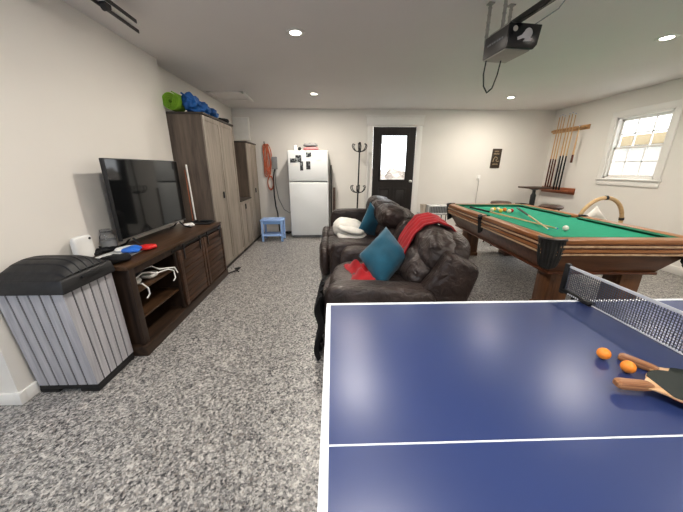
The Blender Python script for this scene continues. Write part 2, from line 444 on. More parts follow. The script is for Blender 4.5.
struct('trim_2', MB().box(RX - .022, RX, WY0 - .09, WY0, WZ0 - .01, WZ1 + .01, .004).box(RX - .022, RX, WY1, WY1 + .09, WZ0 - .01, WZ1 + .01, .004)
       .box(RX - .022, RX, WY0 - .09, WY1 + .09, WZ1, WZ1 + .09, .004).box(RX - .05, RX, WY0 - .11, WY1 + .11, WZ0 - .025, WZ0, .005)
       .box(RX - .022, RX, WY0 - .09, WY1 + .09, WZ0 - .11, WZ0 - .025, .004), 'trim')
# attic hatch in the ceiling
h = MB()
for a in ((-1.98, -1.40, 5.08, 5.13), (-1.98, -1.40, 5.57, 5.62), (-1.98, -1.93, 5.08, 5.62), (-1.45, -1.40, 5.08, 5.62)): h.box(a[0], a[1], a[2], a[3], CZ - .02, CZ, .003)
h.box(-1.94, -1.44, 5.12, 5.58, CZ - .008, CZ)
struct('trim_4', MB().box(-1.42, -1.375, 5.08, 5.62, CZ - .045, CZ - .02, .003), 'trim')
struct('trim_3', h, 'ceil')

# outside: ground, neighbour's siding, shrubs
struct('ground', MB().box(-14, 24, BY + .3, 30, -.3, -.1).box(RX + .3, 24, -14, BY + .3, -.3, -.1), 'conc')
hs = thing('neighbour_house', 'pale house with tan fascia band seen through the right wall window', 'house', (11.5, 10, -.1))
MB().box(10, 13, 5, 15, -.1, 2.12).build('wall', 'conc', hs, world=True)
MB().box(9.8, 13.2, 4.8, 15.2, 2.12, 2.42, .02).build('fascia', 'tan', hs, world=True)
MB().frustum((9.8, 13.2, 4.8, 15.2), (11, 12, 6, 14), 2.42, 2.5).build('roof', 'conc', hs, world=True)
for k, lab in enumerate(('leftmost shrub outside the black door glass', 'second shrub from the left outside the black door glass', 'third shrub from the left outside the black door glass',
                         'fourth shrub from the left outside the black door glass', 'rightmost shrub outside the black door glass')):
    one('shrub', MB().pad((.6 + k * .72, 9.4 + random.uniform(-.2, .2), .45), (.98, .8, 1.85), 2.2, 9, nz=.14, nf=5, seed=k), 'hedge', lab, 'shrub', 'shrubs outside the door')

# ------------------------------------------------------------------ ceiling lights
rings = {(-.32, 3.02): 'round recessed ceiling light nearest the camera, above the sofas, left of opener',
         (-.29, 5.2): 'round recessed ceiling light above the white fridge',
         (3.07, 5.35): 'round recessed ceiling light near the back wall beyond the pool table',
         (3.12, 3.02): 'round recessed ceiling light above the pool table by the right wall'}
proto = None
for (x, y), lab in rings.items():
    if proto is None:
        proto = thing('ceiling_light', lab, 'light', (x, y, CZ), group='recessed ceiling lights')
        MB().lathe([(.048, -.001), (.05, -.006), (.078, -.007), (.085, -.002), (.085, 0), (.048, 0)], 0, 0, 32).build('trim_ring', 'trim', proto)
        MB().lathe([(0, -.0045), (.049, -.0045), (.049, -.002), (0, -.002)], 0, 0, 32).build('lens', 'lens', proto)
    else: dup(proto, (x, y, CZ), label=lab)
def area(name, loc, rot, sx, sy, power, col, spread=PI):
    L = bpy.data.lights.new(name, 'AREA'); L.shape = 'RECTANGLE'; L.size = sx; L.size_y = sy; L.energy = power; L.color = col; L.spread = spread
    o = bpy.data.objects.new(name, L); C.objects.link(o); o.location = loc; o.rotation_euler = rot; return o
def down(x, y, p):
    L = bpy.data.lights.new('downlight_lamp', 'AREA'); L.shape = 'DISK'; L.size = .09; L.energy = p; L.color = (1, .925, .83)
    o = bpy.data.objects.new('downlight_lamp', L); C.objects.link(o); o.location = (x, y, CZ - .012)
LP = 30
for (x, y) in list(rings) + [(-.32, .8), (3.12, .8), (1.4, -.6)]: down(x, y, LP)
def aim(name, loc, to, sx, sy, power, col):
    o = area(name, loc, (0, 0, 0), sx, sy, power, col)
    o.rotation_euler = (Vector(to) - Vector(loc)).to_track_quat('-Z', 'Y').to_euler(); return o
# daylight falling in through the door and window panes from the bright sky above and outside them
aim('door_daylight', (1.6, 8.3, 3.3), (.9, 4.5, .6), 1.6, 1.2, 520, (.93, .97, 1))
aim('window_daylight', (6.6, 4.7, 3.3), (2.0, 3.6, .6), 1.8, 1.2, 300, (.93, .97, 1))
aim('garage_fill', (-1.3, -1.1, 1.9), (-1.6, 1.6, .5), 1.6, .6, 26, (.66, .80, 1))  # added unseen fill lamp inside the shut garage door, cools the near left
# ------------------------------------------------------------------ ping pong table
TZ = .76; PX0, PX1, PY0, PY1 = -.035, 2.525, -.255, 1.270
NXP = 1.245
pp = thing('ping_pong_table', 'large blue ping pong table with white edge lines in the foreground', 'table', ((PX0 + PX1) / 2, (PY0 + PY1) / 2, 0))
for a, b_ in ((PX0, (PX0 + PX1) / 2 - .0015), ((PX0 + PX1) / 2 + .0015, PX1)):
    MB().box(a, b_, PY0, PY1, TZ - .022, TZ, .002).build('tabletop', 'blue', pp, world=True)
e = TZ + .0008; w = .02
L_ = MB()
L_.box(PX0, PX1, PY1 - w, PY1, TZ - .0005, e).box(PX0, PX1, PY0, PY0 + w, TZ - .0005, e).box(PX0, PX0 + w, PY0 + w, PY1 - w, TZ - .0005, e).box(PX1 - w, PX1, PY0 + w, PY1 - w, TZ - .0005, e)
L_.build('edge_line', 'line', pp, world=True)
MB().box(PX0 + w, PX1 - w, .5145, .5195, TZ - .0005, e).build('centre_line', 'line', pp, world=True)
MB().box(PX0 - .002, PX0 + .02, PY0, PY1, TZ - .062, TZ - .022).box(PX1 - .02, PX1 + .002, PY0, PY1, TZ - .062, TZ - .022).box(PX0 + .02, PX1 - .02, PY0, PY0 + .02, TZ - .062, TZ - .022).box(PX0 + .02, PX1 - .02, PY1 - .02, PY1, TZ - .062, TZ - .022).build('apron', 'line', pp, world=True)
for x in (PX0 + .35, .95, 1.55, PX1 - .35):
    for y in (PY0 + .15, PY1 - .2):
        lg = MB().box(x - .018, x + .018, y - .018, y + .018, .05, TZ - .022, .004).build('leg', 'black_metal', pp, world=True)
        MB().lathe([(0, 0), (.028, 0), (.03, .02), (.028, .05), (0, .055)], x, y, 16).build('caster', 'black_plastic', pp, world=True).parent = lg
    MB().box(x - .012, x + .012, PY0 + .15, PY1 - .2, .2, .225, .003).build('crossbar', 'black_metal', pp, world=True)

# net and its clamps
nt_ = thing('table_tennis_net', 'dark mesh net with white top tape clamped across the blue table', 'net', (NXP, (PY0 + PY1) / 2, TZ))
NZ0, NZ1 = TZ + .004, TZ + .146; ny0, ny1 = PY0 - .105, PY1 + .108
n_ = MB(); q = .0012; st = .0105
y = ny0
while y < ny1:
    n_.box(NXP - q, NXP + q, y - q, y + q, NZ0, NZ1); y += st
z = NZ0
while z < NZ1:
    n_.box(NXP - q, NXP + q, ny0, ny1, z - q, z + q); z += st
n_.build('mesh_netting', 'net', nt_, world=True)
MB().box(NXP - .002, NXP + .002, ny0, ny1, NZ1 - .008, NZ1 + .006, .001).build('top_tape', 'tape', nt_, world=True)
MB().box(NXP - .0015, NXP + .0015, ny0, ny1, NZ0 - .002, NZ0 + .004).build('bottom_tape', 'tape', nt_, world=True)
for sgn, ye, yt in ((1, PY1, ny1), (-1, PY0, ny0)):
    MB().box(NXP - .012, NXP + .012, yt - .012, yt + .012, TZ - .01, NZ1 + .012, .004).build('post', 'black_plastic', nt_, world=True)
    MB().box(NXP - .02, NXP + .02, min(ye - sgn * .075, yt), max(ye - sgn * .075, yt), TZ + .002, TZ + .02, .005).box(NXP - .018, NXP + .018, min(ye - sgn * .05, ye + sgn * .03), max(ye - sgn * .05, ye + sgn * .03), TZ - .09, TZ - .068, .004)\
        .box(NXP - .018, NXP + .018, min(ye + sgn * .006, ye + sgn * .03), max(ye + sgn * .006, ye + sgn * .03), TZ - .09, TZ + .01, .004).build('clamp', 'black_metal', nt_, world=True)
    lt = MB()
    for k in range(6):
        yy = ye + sgn * (.05 - k * .012)
        lt.box(NXP - .0215, NXP - .0195, min(yy, yy - sgn * .007), max(yy, yy - sgn * .007), TZ + .008, TZ + .015)
    lt.build('raised_marks', 'tape', nt_, world=True)

# paddles and balls
def paddle(name, label, loc, ang, top, zt=0):
    p = thing(name, label, 'paddle', loc, ang)
    # local x = from the handle end to the blade tip
    def outline(r, n=40):
        pts = []
        for k in range(n + 1):
            a = PI - R(28) - (2 * PI - R(56)) * k / n
            pts.append((.178 + .080 * math.cos(a) * r, .075 * math.sin(a) * r))
        return pts
    bl_ = [(.07, .0125), (.088, .018)] + outline(1) + [(.088, -.018), (.07, -.0125)]
    MB().prism(bl_, 'Z', .0085, .0145, .001).build('blade', 'paddle_wood', p)
    r_ = [(.114, .032)] + outline(.985)[1:-1] + [(.114, -.032)]
    MB().prism(r_, 'Z', .0145, .0165).build('rubber', top, p)
    MB().prism(r_, 'Z', .0065, .0085).build('rubber', 'paddle_red', p)
    hd = MB().pad((.047, 0, .0115), (.098, .028, .023), 5, 5, fn=lambda q: (q.x, q.y * (1.12 - .16 * q.x), q.z)).build('handle', 'paddle_grip', p)
    return p
paddle('table_tennis_paddle', 'upper table tennis paddle with dark green rubber, overlapping the other paddle', (.839, .668, TZ + .0165), R(-9), 'paddle_rubber').rotation_euler = (0, R(0), R(-9))
paddle('table_tennis_paddle', 'lower table tennis paddle with reddish handle, lying under the upper paddle', (1.0, .815, TZ + .0), R(-57), 'paddle_rubber')
def pball(x, y, z, lab):
    return one('table_tennis_ball', MB().lathe([(.02 * math.sin(PI * k / 14), -.02 * math.cos(PI * k / 14)) for k in range(15)], x, y, 24, Matrix.Translation((0, 0, z))), 'orange', lab, 'ball', 'orange table tennis balls')
pball(.942, .815, TZ + .0215, 'orange table tennis ball lying alone on the blue tabletop')
pball(.958, .745, TZ + .0215, 'orange table tennis ball resting between the two paddles')

# ------------------------------------------------------------------ pool table
PT = R(-2.6)
pt = thing('pool_table', 'wooden pool table with green felt and black leather pockets', 'table', (2.575, 3.565, 0), PT)
W, Ln = 1.34, 2.62; hw, hl = W / 2, Ln / 2
RZ = .815
MB().box(-hw + .06, hw - .06, -hl + .06, hl - .06, .735, .782).build('playing_bed', 'felt', pt)
# rails with pocket gaps
pk = .085
def rail_side(s):
    mb = {'top': MB(), 'hi': MB(), 'dk': MB(), 'cu': MB()}
    for a, b_ in ((-hl + pk, -.055), (.055, hl - pk)):
        x0, x1 = sorted((s * hw, s * (hw - .115)))
        mb['top'].box(x0, x1, a, b_, .775, RZ, .008)
        for z0, z1, o, key in ((.765, .775, .004, 'dk'), (.745, .765, .006, 'hi'), (.728, .745, -.004, 'dk'), (.70, .728, .002, 'top'), (.69, .70, -.008, 'dk'), (.672, .69, -.002, 'hi')):
            x0, x1 = sorted((s * (hw + o), s * (hw - .10)))
            mb[key].box(x0, x1, a, b_, z0, z1, .003)
        xi, xo = s * (hw - .165), s * (hw - .115)
        mb['cu'].prism([(xo, .775), (xo, .812), (xi, .805), (xi + s * .012, .79), (xi + s * .02, .782)], 'Y', a + .02, b_ - .02)
    return mb
def rail_end(s):
    mb = {'top': MB(), 'hi': MB(), 'dk': MB(), 'cu': MB()}
    a, b_ = -hw + pk, hw - pk
    y0, y1 = sorted((s * hl, s * (hl - .115)))
    mb['top'].box(a, b_, y0, y1, .775, RZ, .008)
    for z0, z1, o, key in ((.765, .775, .004, 'dk'), (.745, .765, .006, 'hi'), (.728, .745, -.004, 'dk'), (.70, .728, .002, 'top'), (.69, .70, -.008, 'dk'), (.672, .69, -.002, 'hi')):
        y0, y1 = sorted((s * (hl + o), s * (hl - .10)))
        mb[key].box(a, b_, y0, y1, z0, z1, .003)
    yi, yo = s * (hl - .165), s * (hl - .115)
    mb['cu'].prism([(yo, .775), (yo, .812), (yi, .805), (yi + s * .012, .79), (yi + s * .02, .782)], 'X', a + .02, b_ - .02)
    return mb
for s in (-1, 1):
    for fnc, m1 in ((rail_side, 'rail'), (rail_end, 'rail_x')):
        mb = fnc(s)
        r = mb['top'].build('rail', m1, pt)
        mb['hi'].build('rail_bead', 'rail_hi', pt).parent = r
        mb['dk'].build('rail_groove', 'rail_dk', pt).parent = r
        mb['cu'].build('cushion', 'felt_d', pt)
ap = MB()
ap.frustum((-hw + .16, hw - .20, -hl + .15, hl - .15), (-hw + .05, hw - .06, -hl + .045, hl - .045), .47, .68, .006)
ap.build('apron', 'apron', pt)
MB().frustum((-hw + .145, hw - .185, -hl + .135, hl - .135), (-hw + .145, hw - .185, -hl + .135, hl - .135), .45, .475, .006).build('apron_trim', 'rail_dk', pt)
for sx in (-1, 1):
    for sy in (-1, 1):
        cx, cy = (-.32 if sx < 0 else .36), sy * .985
        q = .10
        l = MB().box(cx - q, cx + q, cy - q, cy + q, .06, .42, .010).box(cx - q - .012, cx + q + .012, cy - q - .012, cy + q + .012, 0, .06, .01)
        l.frustum((cx - q, cx + q, cy - q, cy + q), (cx - q - .02, cx + q + .02, cy - q - .02, cy + q + .02), .415, .455, .006)
        lo = l.build('leg', 'poolleg', pt)
        pn = MB()
        for (ax, s2) in (('x', -1), ('x', 1), ('y', -1), ('y', 1)):
            if ax == 'x': pn.box(cx + s2 * q - .004, cx + s2 * q + .004, cy - .065, cy + .065, .11, .38, .003)
            else: pn.box(cx - .065, cx + .065, cy + s2 * q - .004, cy + s2 * q + .004, .11, .38, .003)
        pn.build('leg_panel', 'poolleg', pt).parent = lo
# pockets: iron cap, leather shield with fringe
def pocket(cx, cy, ang, half, drop, corner=True):
    m = Matrix.Translation((cx, cy, 0)) @ Matrix.Rotation(ang, 4, 'Z')      # local +x = outwards
    c = MB()
    path = [m @ Vector((-.03 + math.cos(a) * .085 * (1 if corner else .7), math.sin(a) * (half * .95), RZ - .003)) for a in [R(-85 + 170 * k / 12) for k in range(13)]]
    c.tube(path, .013, 8)
    cap = c.build('pocket_rim', 'pocket', pt)
    def surf(u, v):
        a = R(-78 + 156 * u); zz = RZ - .01 - drop * v * (1 - .16 * abs(2 * u - 1) ** 2)
        tw = 1 - .42 * max(0, v - .35) ** 1.3
        x = -.03 + (math.cos(a) * .088 * (1 if corner else .7) + .004 * math.sin(u * 60)) * (1 - .35 * v)
        return m @ Vector((x, math.sin(a) * half * tw * 1.0, zz))
    MB().grid(surf, 44, 10, .004).build('pocket_leather', 'pocket', pt)
    hole = MB().lathe([(0, 0), (.056, 0), (.058, .012), (.0, .012)], 0, 0, 24, m @ Matrix.Translation((-.055 if corner else -.02, 0, .776)))
    hole.build('pocket_opening', 'black_cloth', pt)
for sx in (-1, 1):
    for sy in (-1, 1):
        pocket(sx * (hw - .065), sy * (hl - .065), math.atan2(sy, sx), .105, .265)
    pocket(sx * (hw - .015), 0, 0 if sx > 0 else PI, .055, .22, False)
BZ = .783
def W2(x, y, z): return (x, y, z)
def pool_ball(x, y, mat, lab, r=.0285):
    one('pool_ball', MB().lathe([(r * math.sin(PI * k / 12), -r * math.cos(PI * k / 12)) for k in range(13)], x, y, 20, Matrix.Translation((0, 0, BZ + r))), mat, lab, 'ball', 'pool balls on the green felt')
pool_ball(2.39, 2.79, 'bball', 'white cue ball at the end of the long cue on the felt')
for x, y, mt, lab in ((2.36, 4.14, 'cream', 'cream pool ball at the left end of the cluster'), (2.42, 4.20, 'yball', 'yellow pool ball at the back left of the cluster'),
                      (2.49, 4.21, 'cream', 'cream pool ball at the back middle of the cluster'), (2.555, 4.15, 'oball', 'orange pool ball at the back right of the cluster'),
                      (2.44, 4.05, 'yball', 'yellow pool ball at the front middle of the cluster'), (2.52, 3.98, 'cream', 'cream pool ball at the front of the cluster'),
                      (2.60, 4.05, 'rball', 'maroon pool ball at the right end of the cluster')):
    pool_ball(x, y, mt, lab)
def cue(name, p_butt, p_tip, label, butt='cue_d', cat='cue', group=None, frac=.3, rb=.0145, rt=.0062):
    a, b_ = Vector(p_butt), Vector(p_tip); L = (b_ - a).length
    o = thing(name, label, cat, a, group=group)
    o.rotation_euler = (b_ - a).to_track_quat('Z', 'X').to_euler()
    mid_r = rb + (rt - rb) * frac
    MB().rod((0, 0, 0), (0, 0, L * frac), rb, mid_r, 12).build('butt', butt, o)
    MB().rod((0, 0, L * frac), (0, 0, L - .03), mid_r, rt, 12).build('shaft', 'cue_l', o)
    MB().rod((0, 0, L - .03), (0, 0, L - .008), rt, rt, 12).build('ferrule', 'bball', o)
    MB().rod((0, 0, L - .008), (0, 0, L), rt * .98, rt * .8, 12).build('tip', 'bluep', o)
    return o
cue('pool_cue', (2.09, 4.27, BZ + .05), (2.355, 2.845, BZ + .012), 'long pool cue lying along the felt with its tip at the white ball', 'cue_b')
cue('pool_cue', (2.71, 4.10, BZ + .060), (2.17, 2.735, BZ + .030), 'pool cue lying diagonally across the felt, crossing the other cue', 'cue_b', frac=.45)

# ------------------------------------------------------------------ cue rack on the right wall
rk = thing('cue_rack', 'wall cue rack with pine top bar and red lower shelf, beside the window', 'rack', (RX, 5.95, .95))
b1 = MB().box(RX - .07, RX, 5.52, 6.38, 2.115, 2.145, .004)
for k in range(9): b1.box(RX - .085, RX - .07, 5.55 + k * .095, 5.60 + k * .095, 2.112, 2.148, .003)
b1.box(RX - .02, RX, 5.5, 6.4, 2.09, 2.17, .004)
b1.build('top_bar', 'rackwood', rk, world=True)
MB().box(RX - .14, RX, 5.50, 6.40, .945, .975, .006).box(RX - .02, RX, 5.5, 6.4, .90, 1.02, .004).build('lower_shelf', 'rackred', rk, world=True)
for i, (y, ll, bt, lab) in enumerate(((6.20, 1.44, 'cue_d', 'first pool cue from the left in the wall rack'), (6.13, 1.45, 'cue_d', 'second pool cue from the left in the wall rack'),
                   (6.06, 1.42, 'cue_d', 'third pool cue from the left in the wall rack'), (5.95, 1.44, 'cue_b', 'fourth pool cue from the left in the wall rack'),
                   (5.88, 1.45, 'cue_b', 'fifth pool cue from the left in the wall rack'), (5.80, 1.42, 'cue_b', 'sixth pool cue from the left, rightmost standing in the wall rack'))):
    cue('pool_cue', (RX - .095, y, .9755), (RX - .082, y + .0, .976 + ll), lab, bt, group='cues in the wall rack', frac=.42 if i < 3 else .46, rb=.016, rt=.0075)
cue('bridge_stick', (RX - .11, 5.62, 1.50), (RX - .105, 5.62, 2.16), 'short stick with dark handle hanging from the rack near the window', 'cue_d', 'stick', frac=.22, rb=.02, rt=.007)

# ------------------------------------------------------------------ back right corner
t = thing('pub_table', 'dark high pub table standing in the back right corner by the cue rack', 'table', (4.19, 5.9, 0))
MB().box(-.22, .22, -.22, .22, 1.0, 1.03, .01).build('table_top', 'darkwood', t)
MB().lathe([(.03, .3), (.045, .32), (.05, .6), (.05, .86), (.03, .9), (.03, .96), (.09, .985), (.09, 1.0)], 0, 0, 20).build('column', 'black_metal', t)
MB().lathe([(0, 0), (.24, 0), (.24, .015), (.06, .04), (.035, .08), (.03, .3), (0, .3)], 0, 0, 28).build('base', 'black_metal', t)
def bar_stool(x, y, zs, lab):
    s = thing('bar_stool', lab, 'stool', (x, y, 0), group='backless bar stools')
    MB().lathe([(0, zs - .05), (.16, zs - .05), (.175, zs - .035), (.175, zs - .015), (.15, zs), (0, zs + .004)], 0, 0, 28).build('seat', 'darkwood', s)
    for k in range(4):
        a = PI / 4 + k * PI / 2
        MB().rod((.20 * math.cos(a), .20 * math.sin(a), 0), (.11 * math.cos(a), .11 * math.sin(a), zs - .05), .015, .013, 10).build('leg', 'darkwood', s)
    MB().tube([(.165 * math.cos(a), .165 * math.sin(a), .28) for a in [2 * PI * k / 24 for k in range(24)]], .009, 8, closed=True).build('foot_ring', 'black_metal', s)
bar_stool(3.12, 5.22, .81, 'dark round bar stool beyond the far end of the pool table')
bar_stool(3.62, 4.62, .81, 'dark round bar stool beside the right rail of the pool table')

# hoop backed cane chair
hc = thing('hoop_chair', 'tan cane chair with arched hoop back and black joints beyond the pool table', 'chair', (3.86, 4.12, 0))
def hp(a, z0=.62, rx=.33, rz=.38): return (rx * math.cos(a), -.16 - .02 * math.sin(a), z0 + rz * math.sin(a))
MB().tube([(.31, -.14, .02), (.32, -.15, .4)] + [hp(PI * k / 24) for k in range(25)] + [(-.32, -.15, .4), (-.31, -.14, .02)], .026, 12).build('hoop_frame', 'rattan', hc)
for a in (R(12), R(90), R(168)):
    p = hp(a); q = hp(a + .12)
    d_ = (Vector(q) - Vector(p))
    MB().rod(Vector(p) - d_ * .4, Vector(p) + d_ * .4, .031, .031, 14).build('joint', 'black_plastic', hc)
MB().pad((0, .08, .42), (.60, .52, .07), 5, 6).build('seat', 'rattan', hc)
for s in (-1, 1): MB().rod((s * .26, .30, 0), (s * .27, .30, .40), .02, .022, 12).build('leg', 'rattan', hc)
def pillow(name, c, u, v, th, mat, label, group=None, e=1.0, seed=0, pinch=.10):
    c, u, v = Vector(c), Vector(u), Vector(v); n = u.cross(v).normalized()
    b_ = MB(); N = 16
    def S(sgn):
        V = []
        for i in range(N + 1):
            row = []
            for j in range(N + 1):
                a, d = -1 + 2 * i / N, -1 + 2 * j / N
                k = (1 - a * a) * (1 - d * d)
                h = (k ** .42) * th * .5 * sgn
                pa = a * (1 - pinch * (1 - d * d)) ; pd = d * (1 - pinch * (1 - a * a))
                nn = noise.noise(Vector((a * 2.2 + seed, d * 2.2, sgn))) * th * .10 * min(1, k * 3)
                row.append(c + u * pa * .5 + v * pd * .5 + n * (h + nn))
            V.append(row)
        return V
    A, B = S(1), S(-1); bv = b_.b
    va = [[bv.verts.new(p) for p in r] for r in A]
    vb = [[va[i][j] if i in (0, N) or j in (0, N) else bv.verts.new(B[i][j]) for j in range(N + 1)] for i in range(N + 1)]
    for i in range(N):
        for j in range(N):
            bv.faces.new((va[i][j], va[i + 1][j], va[i + 1][j + 1], va[i][j + 1]))
            bv.faces.new((vb[i][j], vb[i][j + 1], vb[i + 1][j + 1], vb[i + 1][j]))
    return one(name, b_, mat, label, 'pillow', group, ang=80)
pillow('cushion', (3.99, 4.17, .64), (.24, .02, .20), (-.20, .06, .24), .10, 'white_fleece', 'white cushion propped on the hoop backed cane chair')

# sign, outlet with cord
sg = thing('wall_sign', 'small dark bronze wall sign with worn tan lettering on the back wall', 'sign', (3.575, BY, 1.40))
MB().prism([(-.105, 0), (.10, 0), (.11, .40), (-.09, .40)], 'Y', -.015, 0, .003).build('plate', 'sign', sg)
lt = MB()
for zz, w_ in ((.335, .05), (.285, .065), (.07, .06)):
    for k in range(5):
        x = -w_ + 2 * w_ * k / 5; lt.box(x + .002, x + w_ * .28, -.019, -.014, zz, zz + .022 + .006 * (k % 2))
lt.tube([(-.06, -.017, .13), (-.05, -.017, .19), (-.02, -.017, .235), (.02, -.017, .225), (.03, -.017, .19), (.0, -.017, .17), (.03, -.017, .135), (.07, -.017, .15)], .008, 6)
lt.build('lettering', 'signl', sg)
ol = thing('wall_outlet', 'white wall outlet with a pale cord hanging on the back wall', 'outlet', (3.25, BY, 1.14))
MB().box(-.04, .04, -.008, 0, -.01, .11, .003).build('cover_plate', 'trim', ol)
MB().box(-.02, .02, -.035, -.008, .02, .06, .004).build('plug', 'paper', ol)
MB().tube([(0, -.03, .03), (.004, -.035, -.1), (-.004, -.03, -.3), (.006, -.03, -.6), (0, -.03, -1.1)], .005, 6).build('power_cord', 'grey_plastic', ol)

# slotted heater on a small stand by the back wall
ws = thing('metal_stand', 'small thin legged metal stand against the back wall, right of the door', 'stand', (2.03, 5.75, 0))
MB().box(-.27, .27, -.14, .14, .50, .515, .003).build('top', 'greyg', ws)
for sx in (-1, 1):
    for sy in (-1, 1): MB().rod((sx * .25, sy * .12, 0), (sx * .25, sy * .12, .50), .009, .009, 8).build('leg', 'black_metal', ws)
hb = thing('slotted_crate', 'white slotted crate sitting on the thin legged metal stand', 'crate', (2.05, 5.75, .515))
k_ = MB().box(-.21, .21, -.11, .11, 0, .02, .003).box(-.21, .21, -.11, .11, .145, .165, .003).box(-.21, -.195, -.11, .11, 0, .165).box(.195, .21, -.11, .11, 0, .165).box(-.21, .21, .10, .11, 0, .165)
k_.build('body', 'paper', hb)
k_ = MB()
for k in range(12): k_.box(-.19 + k * .033, -.175 + k * .033, -.108, -.10, .02, .145)
k_.build('slats', 'greyg', hb)
one('round_tub', MB().lathe([(0, 0), (.05, 0), (.06, .14), (.06, .16), (0, .16)], 1.72 + .12, 5.75, 20, Matrix.Translation((0, 0, .515))).lathe([(0, .16), (.064, .16), (.064, .185), (0, .19)], 1.84, 5.75, 20, Matrix.Translation((0, 0, .515))), 'pinkish', 'small beige round tub beside the white slotted crate', 'tub')
bpy.data.objects['slotted_crate'].location.x = 2.13
# ------------------------------------------------------------------ coat tree
ct = thing('coat_tree', 'slim black coat tree with two rings of curled hooks by the door', 'coat rack', (.555, 6.15, 0))
MB().rod((-.04, 0, .03), (0.005, 0, 1.86), .016, .014, 12).lathe([(0, 0), (.02, .01), (.028, .03), (.018, .05), (0, .06)], .006, 0, 12, Matrix.Translation((0, 0, 1.85))).build('pole', 'black_metal', ct)
for k in range(4):
    a = R(20) + k * PI / 2; c_, s_ = math.cos(a), math.sin(a)
    MB().tube([(-.04 + c_ * r, s_ * r, z) for r, z in ((.01, .25), (.05, .2), (.12, .1), (.2, .03), (.26, .012))], .012, 8).build('leg', 'black_metal', ct)
for zz, rr, xo in ((1.76, .16, .003), (.94, .17, -.016)):
    for k in range(6):
        a = R(15) + k * PI / 3; c_, s_ = math.cos(a), math.sin(a)
        MB().tube([(xo + c_ * r * rr, s_ * r * rr, zz + h_) for r, h_ in ((.0, -.03), (.3, -.035), (.62, -.02), (.88, .02), (1, .07), (.9, .11), (.78, .10))], .009, 8).build('hook', 'black_metal', ct)
    MB().lathe([(.0, zz - .06), (.03, zz - .05), (.034, zz - .02), (.02, zz + .01), (0, zz + .02)], xo, 0, 14).build('hub', 'black_metal', ct)

# ------------------------------------------------------------------ fridge
FX0, FX1, FY = -.865, -.085, 5.80
fr = thing('refrigerator', 'white top freezer refrigerator against the back wall', 'fridge', ((FX0 + FX1) / 2, 6.1, 0))
MB().box(FX0, FX1, FY + .075, 6.42, .03, 1.725, .006).build('body', 'white', fr, world=True)
MB().box(FX0, FX1, FY, FY + .07, .06, 1.13, .016, 3).build('fridge_door', 'white', fr, world=True)
MB().box(FX0, FX1, FY, FY + .07, 1.15, 1.725, .016, 3).build('freezer_door', 'white', fr, world=True)
MB().box(FX0 + .02, FX1 - .02, FY + .03, FY + .08, 1.128, 1.152).build('door_gap', 'gasket', fr, world=True)
MB().box(FX0 + .03, FX1 - .03, FY + .05, FY + .09, 0.012, .06).build('kick_grille', 'gasket', fr, world=True)
for x in (FX0 + .06, FX1 - .06): MB().lathe([(0, 0), (.022, 0), (.022, .03), (0, .03)], x, FY + .12, 12).build('foot', 'black_plastic', fr, world=True)
ph = [(-.755, 1.54, .12, .075, .45, 'dark landscape photo at the far left on the freezer door'), (-.655, 1.575, .11, .13, .42, 'dark photo left of centre on the freezer door'),
      (-.72, 1.465, .10, .06, .2, 'pale card below the left photos on the freezer door'), (-.60, 1.44, .06, .17, .47, 'narrow dark photo strip, lowest on the freezer door'),
      (-.455, 1.645, .10, .09, .45, 'small photo near the top middle of the freezer door'), (-.47, 1.45, .08, .15, .5, 'dark portrait photo at the lower centre of the freezer door'),
      (-.27, 1.60, .12, .13, .1, 'white paper note at the right on the freezer door')]
for i, (x, z, w_, h_, dk, lab) in enumerate(ph):
    mt = 'paper' if dk < .3 else photo_mat('photo_print_%d' % i, i, dk)
    one('fridge_photo', MB().box(x - w_ / 2, x + w_ / 2, FY - .004, FY - .0005, z - h_ / 2, z + h_ / 2), mt, lab, 'photo', 'photos on the freezer door')
one('snack_packet', MB().pad((-.42, 6.0, 1.765), (.30, .16, .07), 3, 8, nz=.015, nf=14), 'pinkp', 'pink packet lying on top of the fridge', 'packet')
one('crumpled_bag', MB().pad((-.43, 6.0, 1.835), (.28, .2, .06), 3, 8, nz=.02, nf=12), 'greyg', 'crumpled grey bag on top of the pink packet on the fridge', 'bag')
one('small_jar', MB().lathe([(0, 0), (.04, 0), (.045, .02), (.045, .08), (.03, .1), (0, .1)], -.73, 5.98, 16, Matrix.Translation((0, 0, 1.727))), 'paper', 'small white jar at the left on top of the fridge', 'jar')
one('toy_figure', MB().pad((-.64, 5.95, 1.765), (.06, .05, .07), 2.5, 6, nz=.01, nf=20), 'black_plastic', 'small black lump beside the white jar on the fridge', 'ornament')
# boards leaning beside the fridge
one('leaning_board', MB().box(-.045, -.015, 6.20, 6.40, 0, 1.46, .004), 'doorblk', 'tall narrow dark board standing tight against the right side of the fridge', 'board')
one('leaning_plank', MB().box(-.0, .055, 5.98, 6.01, 0, 1.02, .004), 'darkwood', 'dark brown wooden plank standing upright between the fridge and sofa', 'plank')

# ------------------------------------------------------------------ blue step stool
st_ = thing('step_stool', 'pale blue plastic step stool beside the fridge', 'stool', (-1.20, 5.66, 0))
MB().box(-.225, .225, -.16, .16, .405, .44, .012).build('top_step', 'stool', st_)
MB().box(-.20, .20, -.17, .13, .11, .14, .008).build('lower_step', 'stool', st_)
for sx in (-1, 1):
    for sy in (-1, 1): MB().box(sx * .19 - .022, sx * .19 + .022, sy * .135 - .02, sy * .135 + .02, 0, .41, .006).build('leg', 'stool', st_)
MB().box(-.19, .19, -.15, -.13, .35, .405, .004).box(-.19, .19, .13, .15, .33, .405, .004).build('cross_rail', 'stool_d', st_)

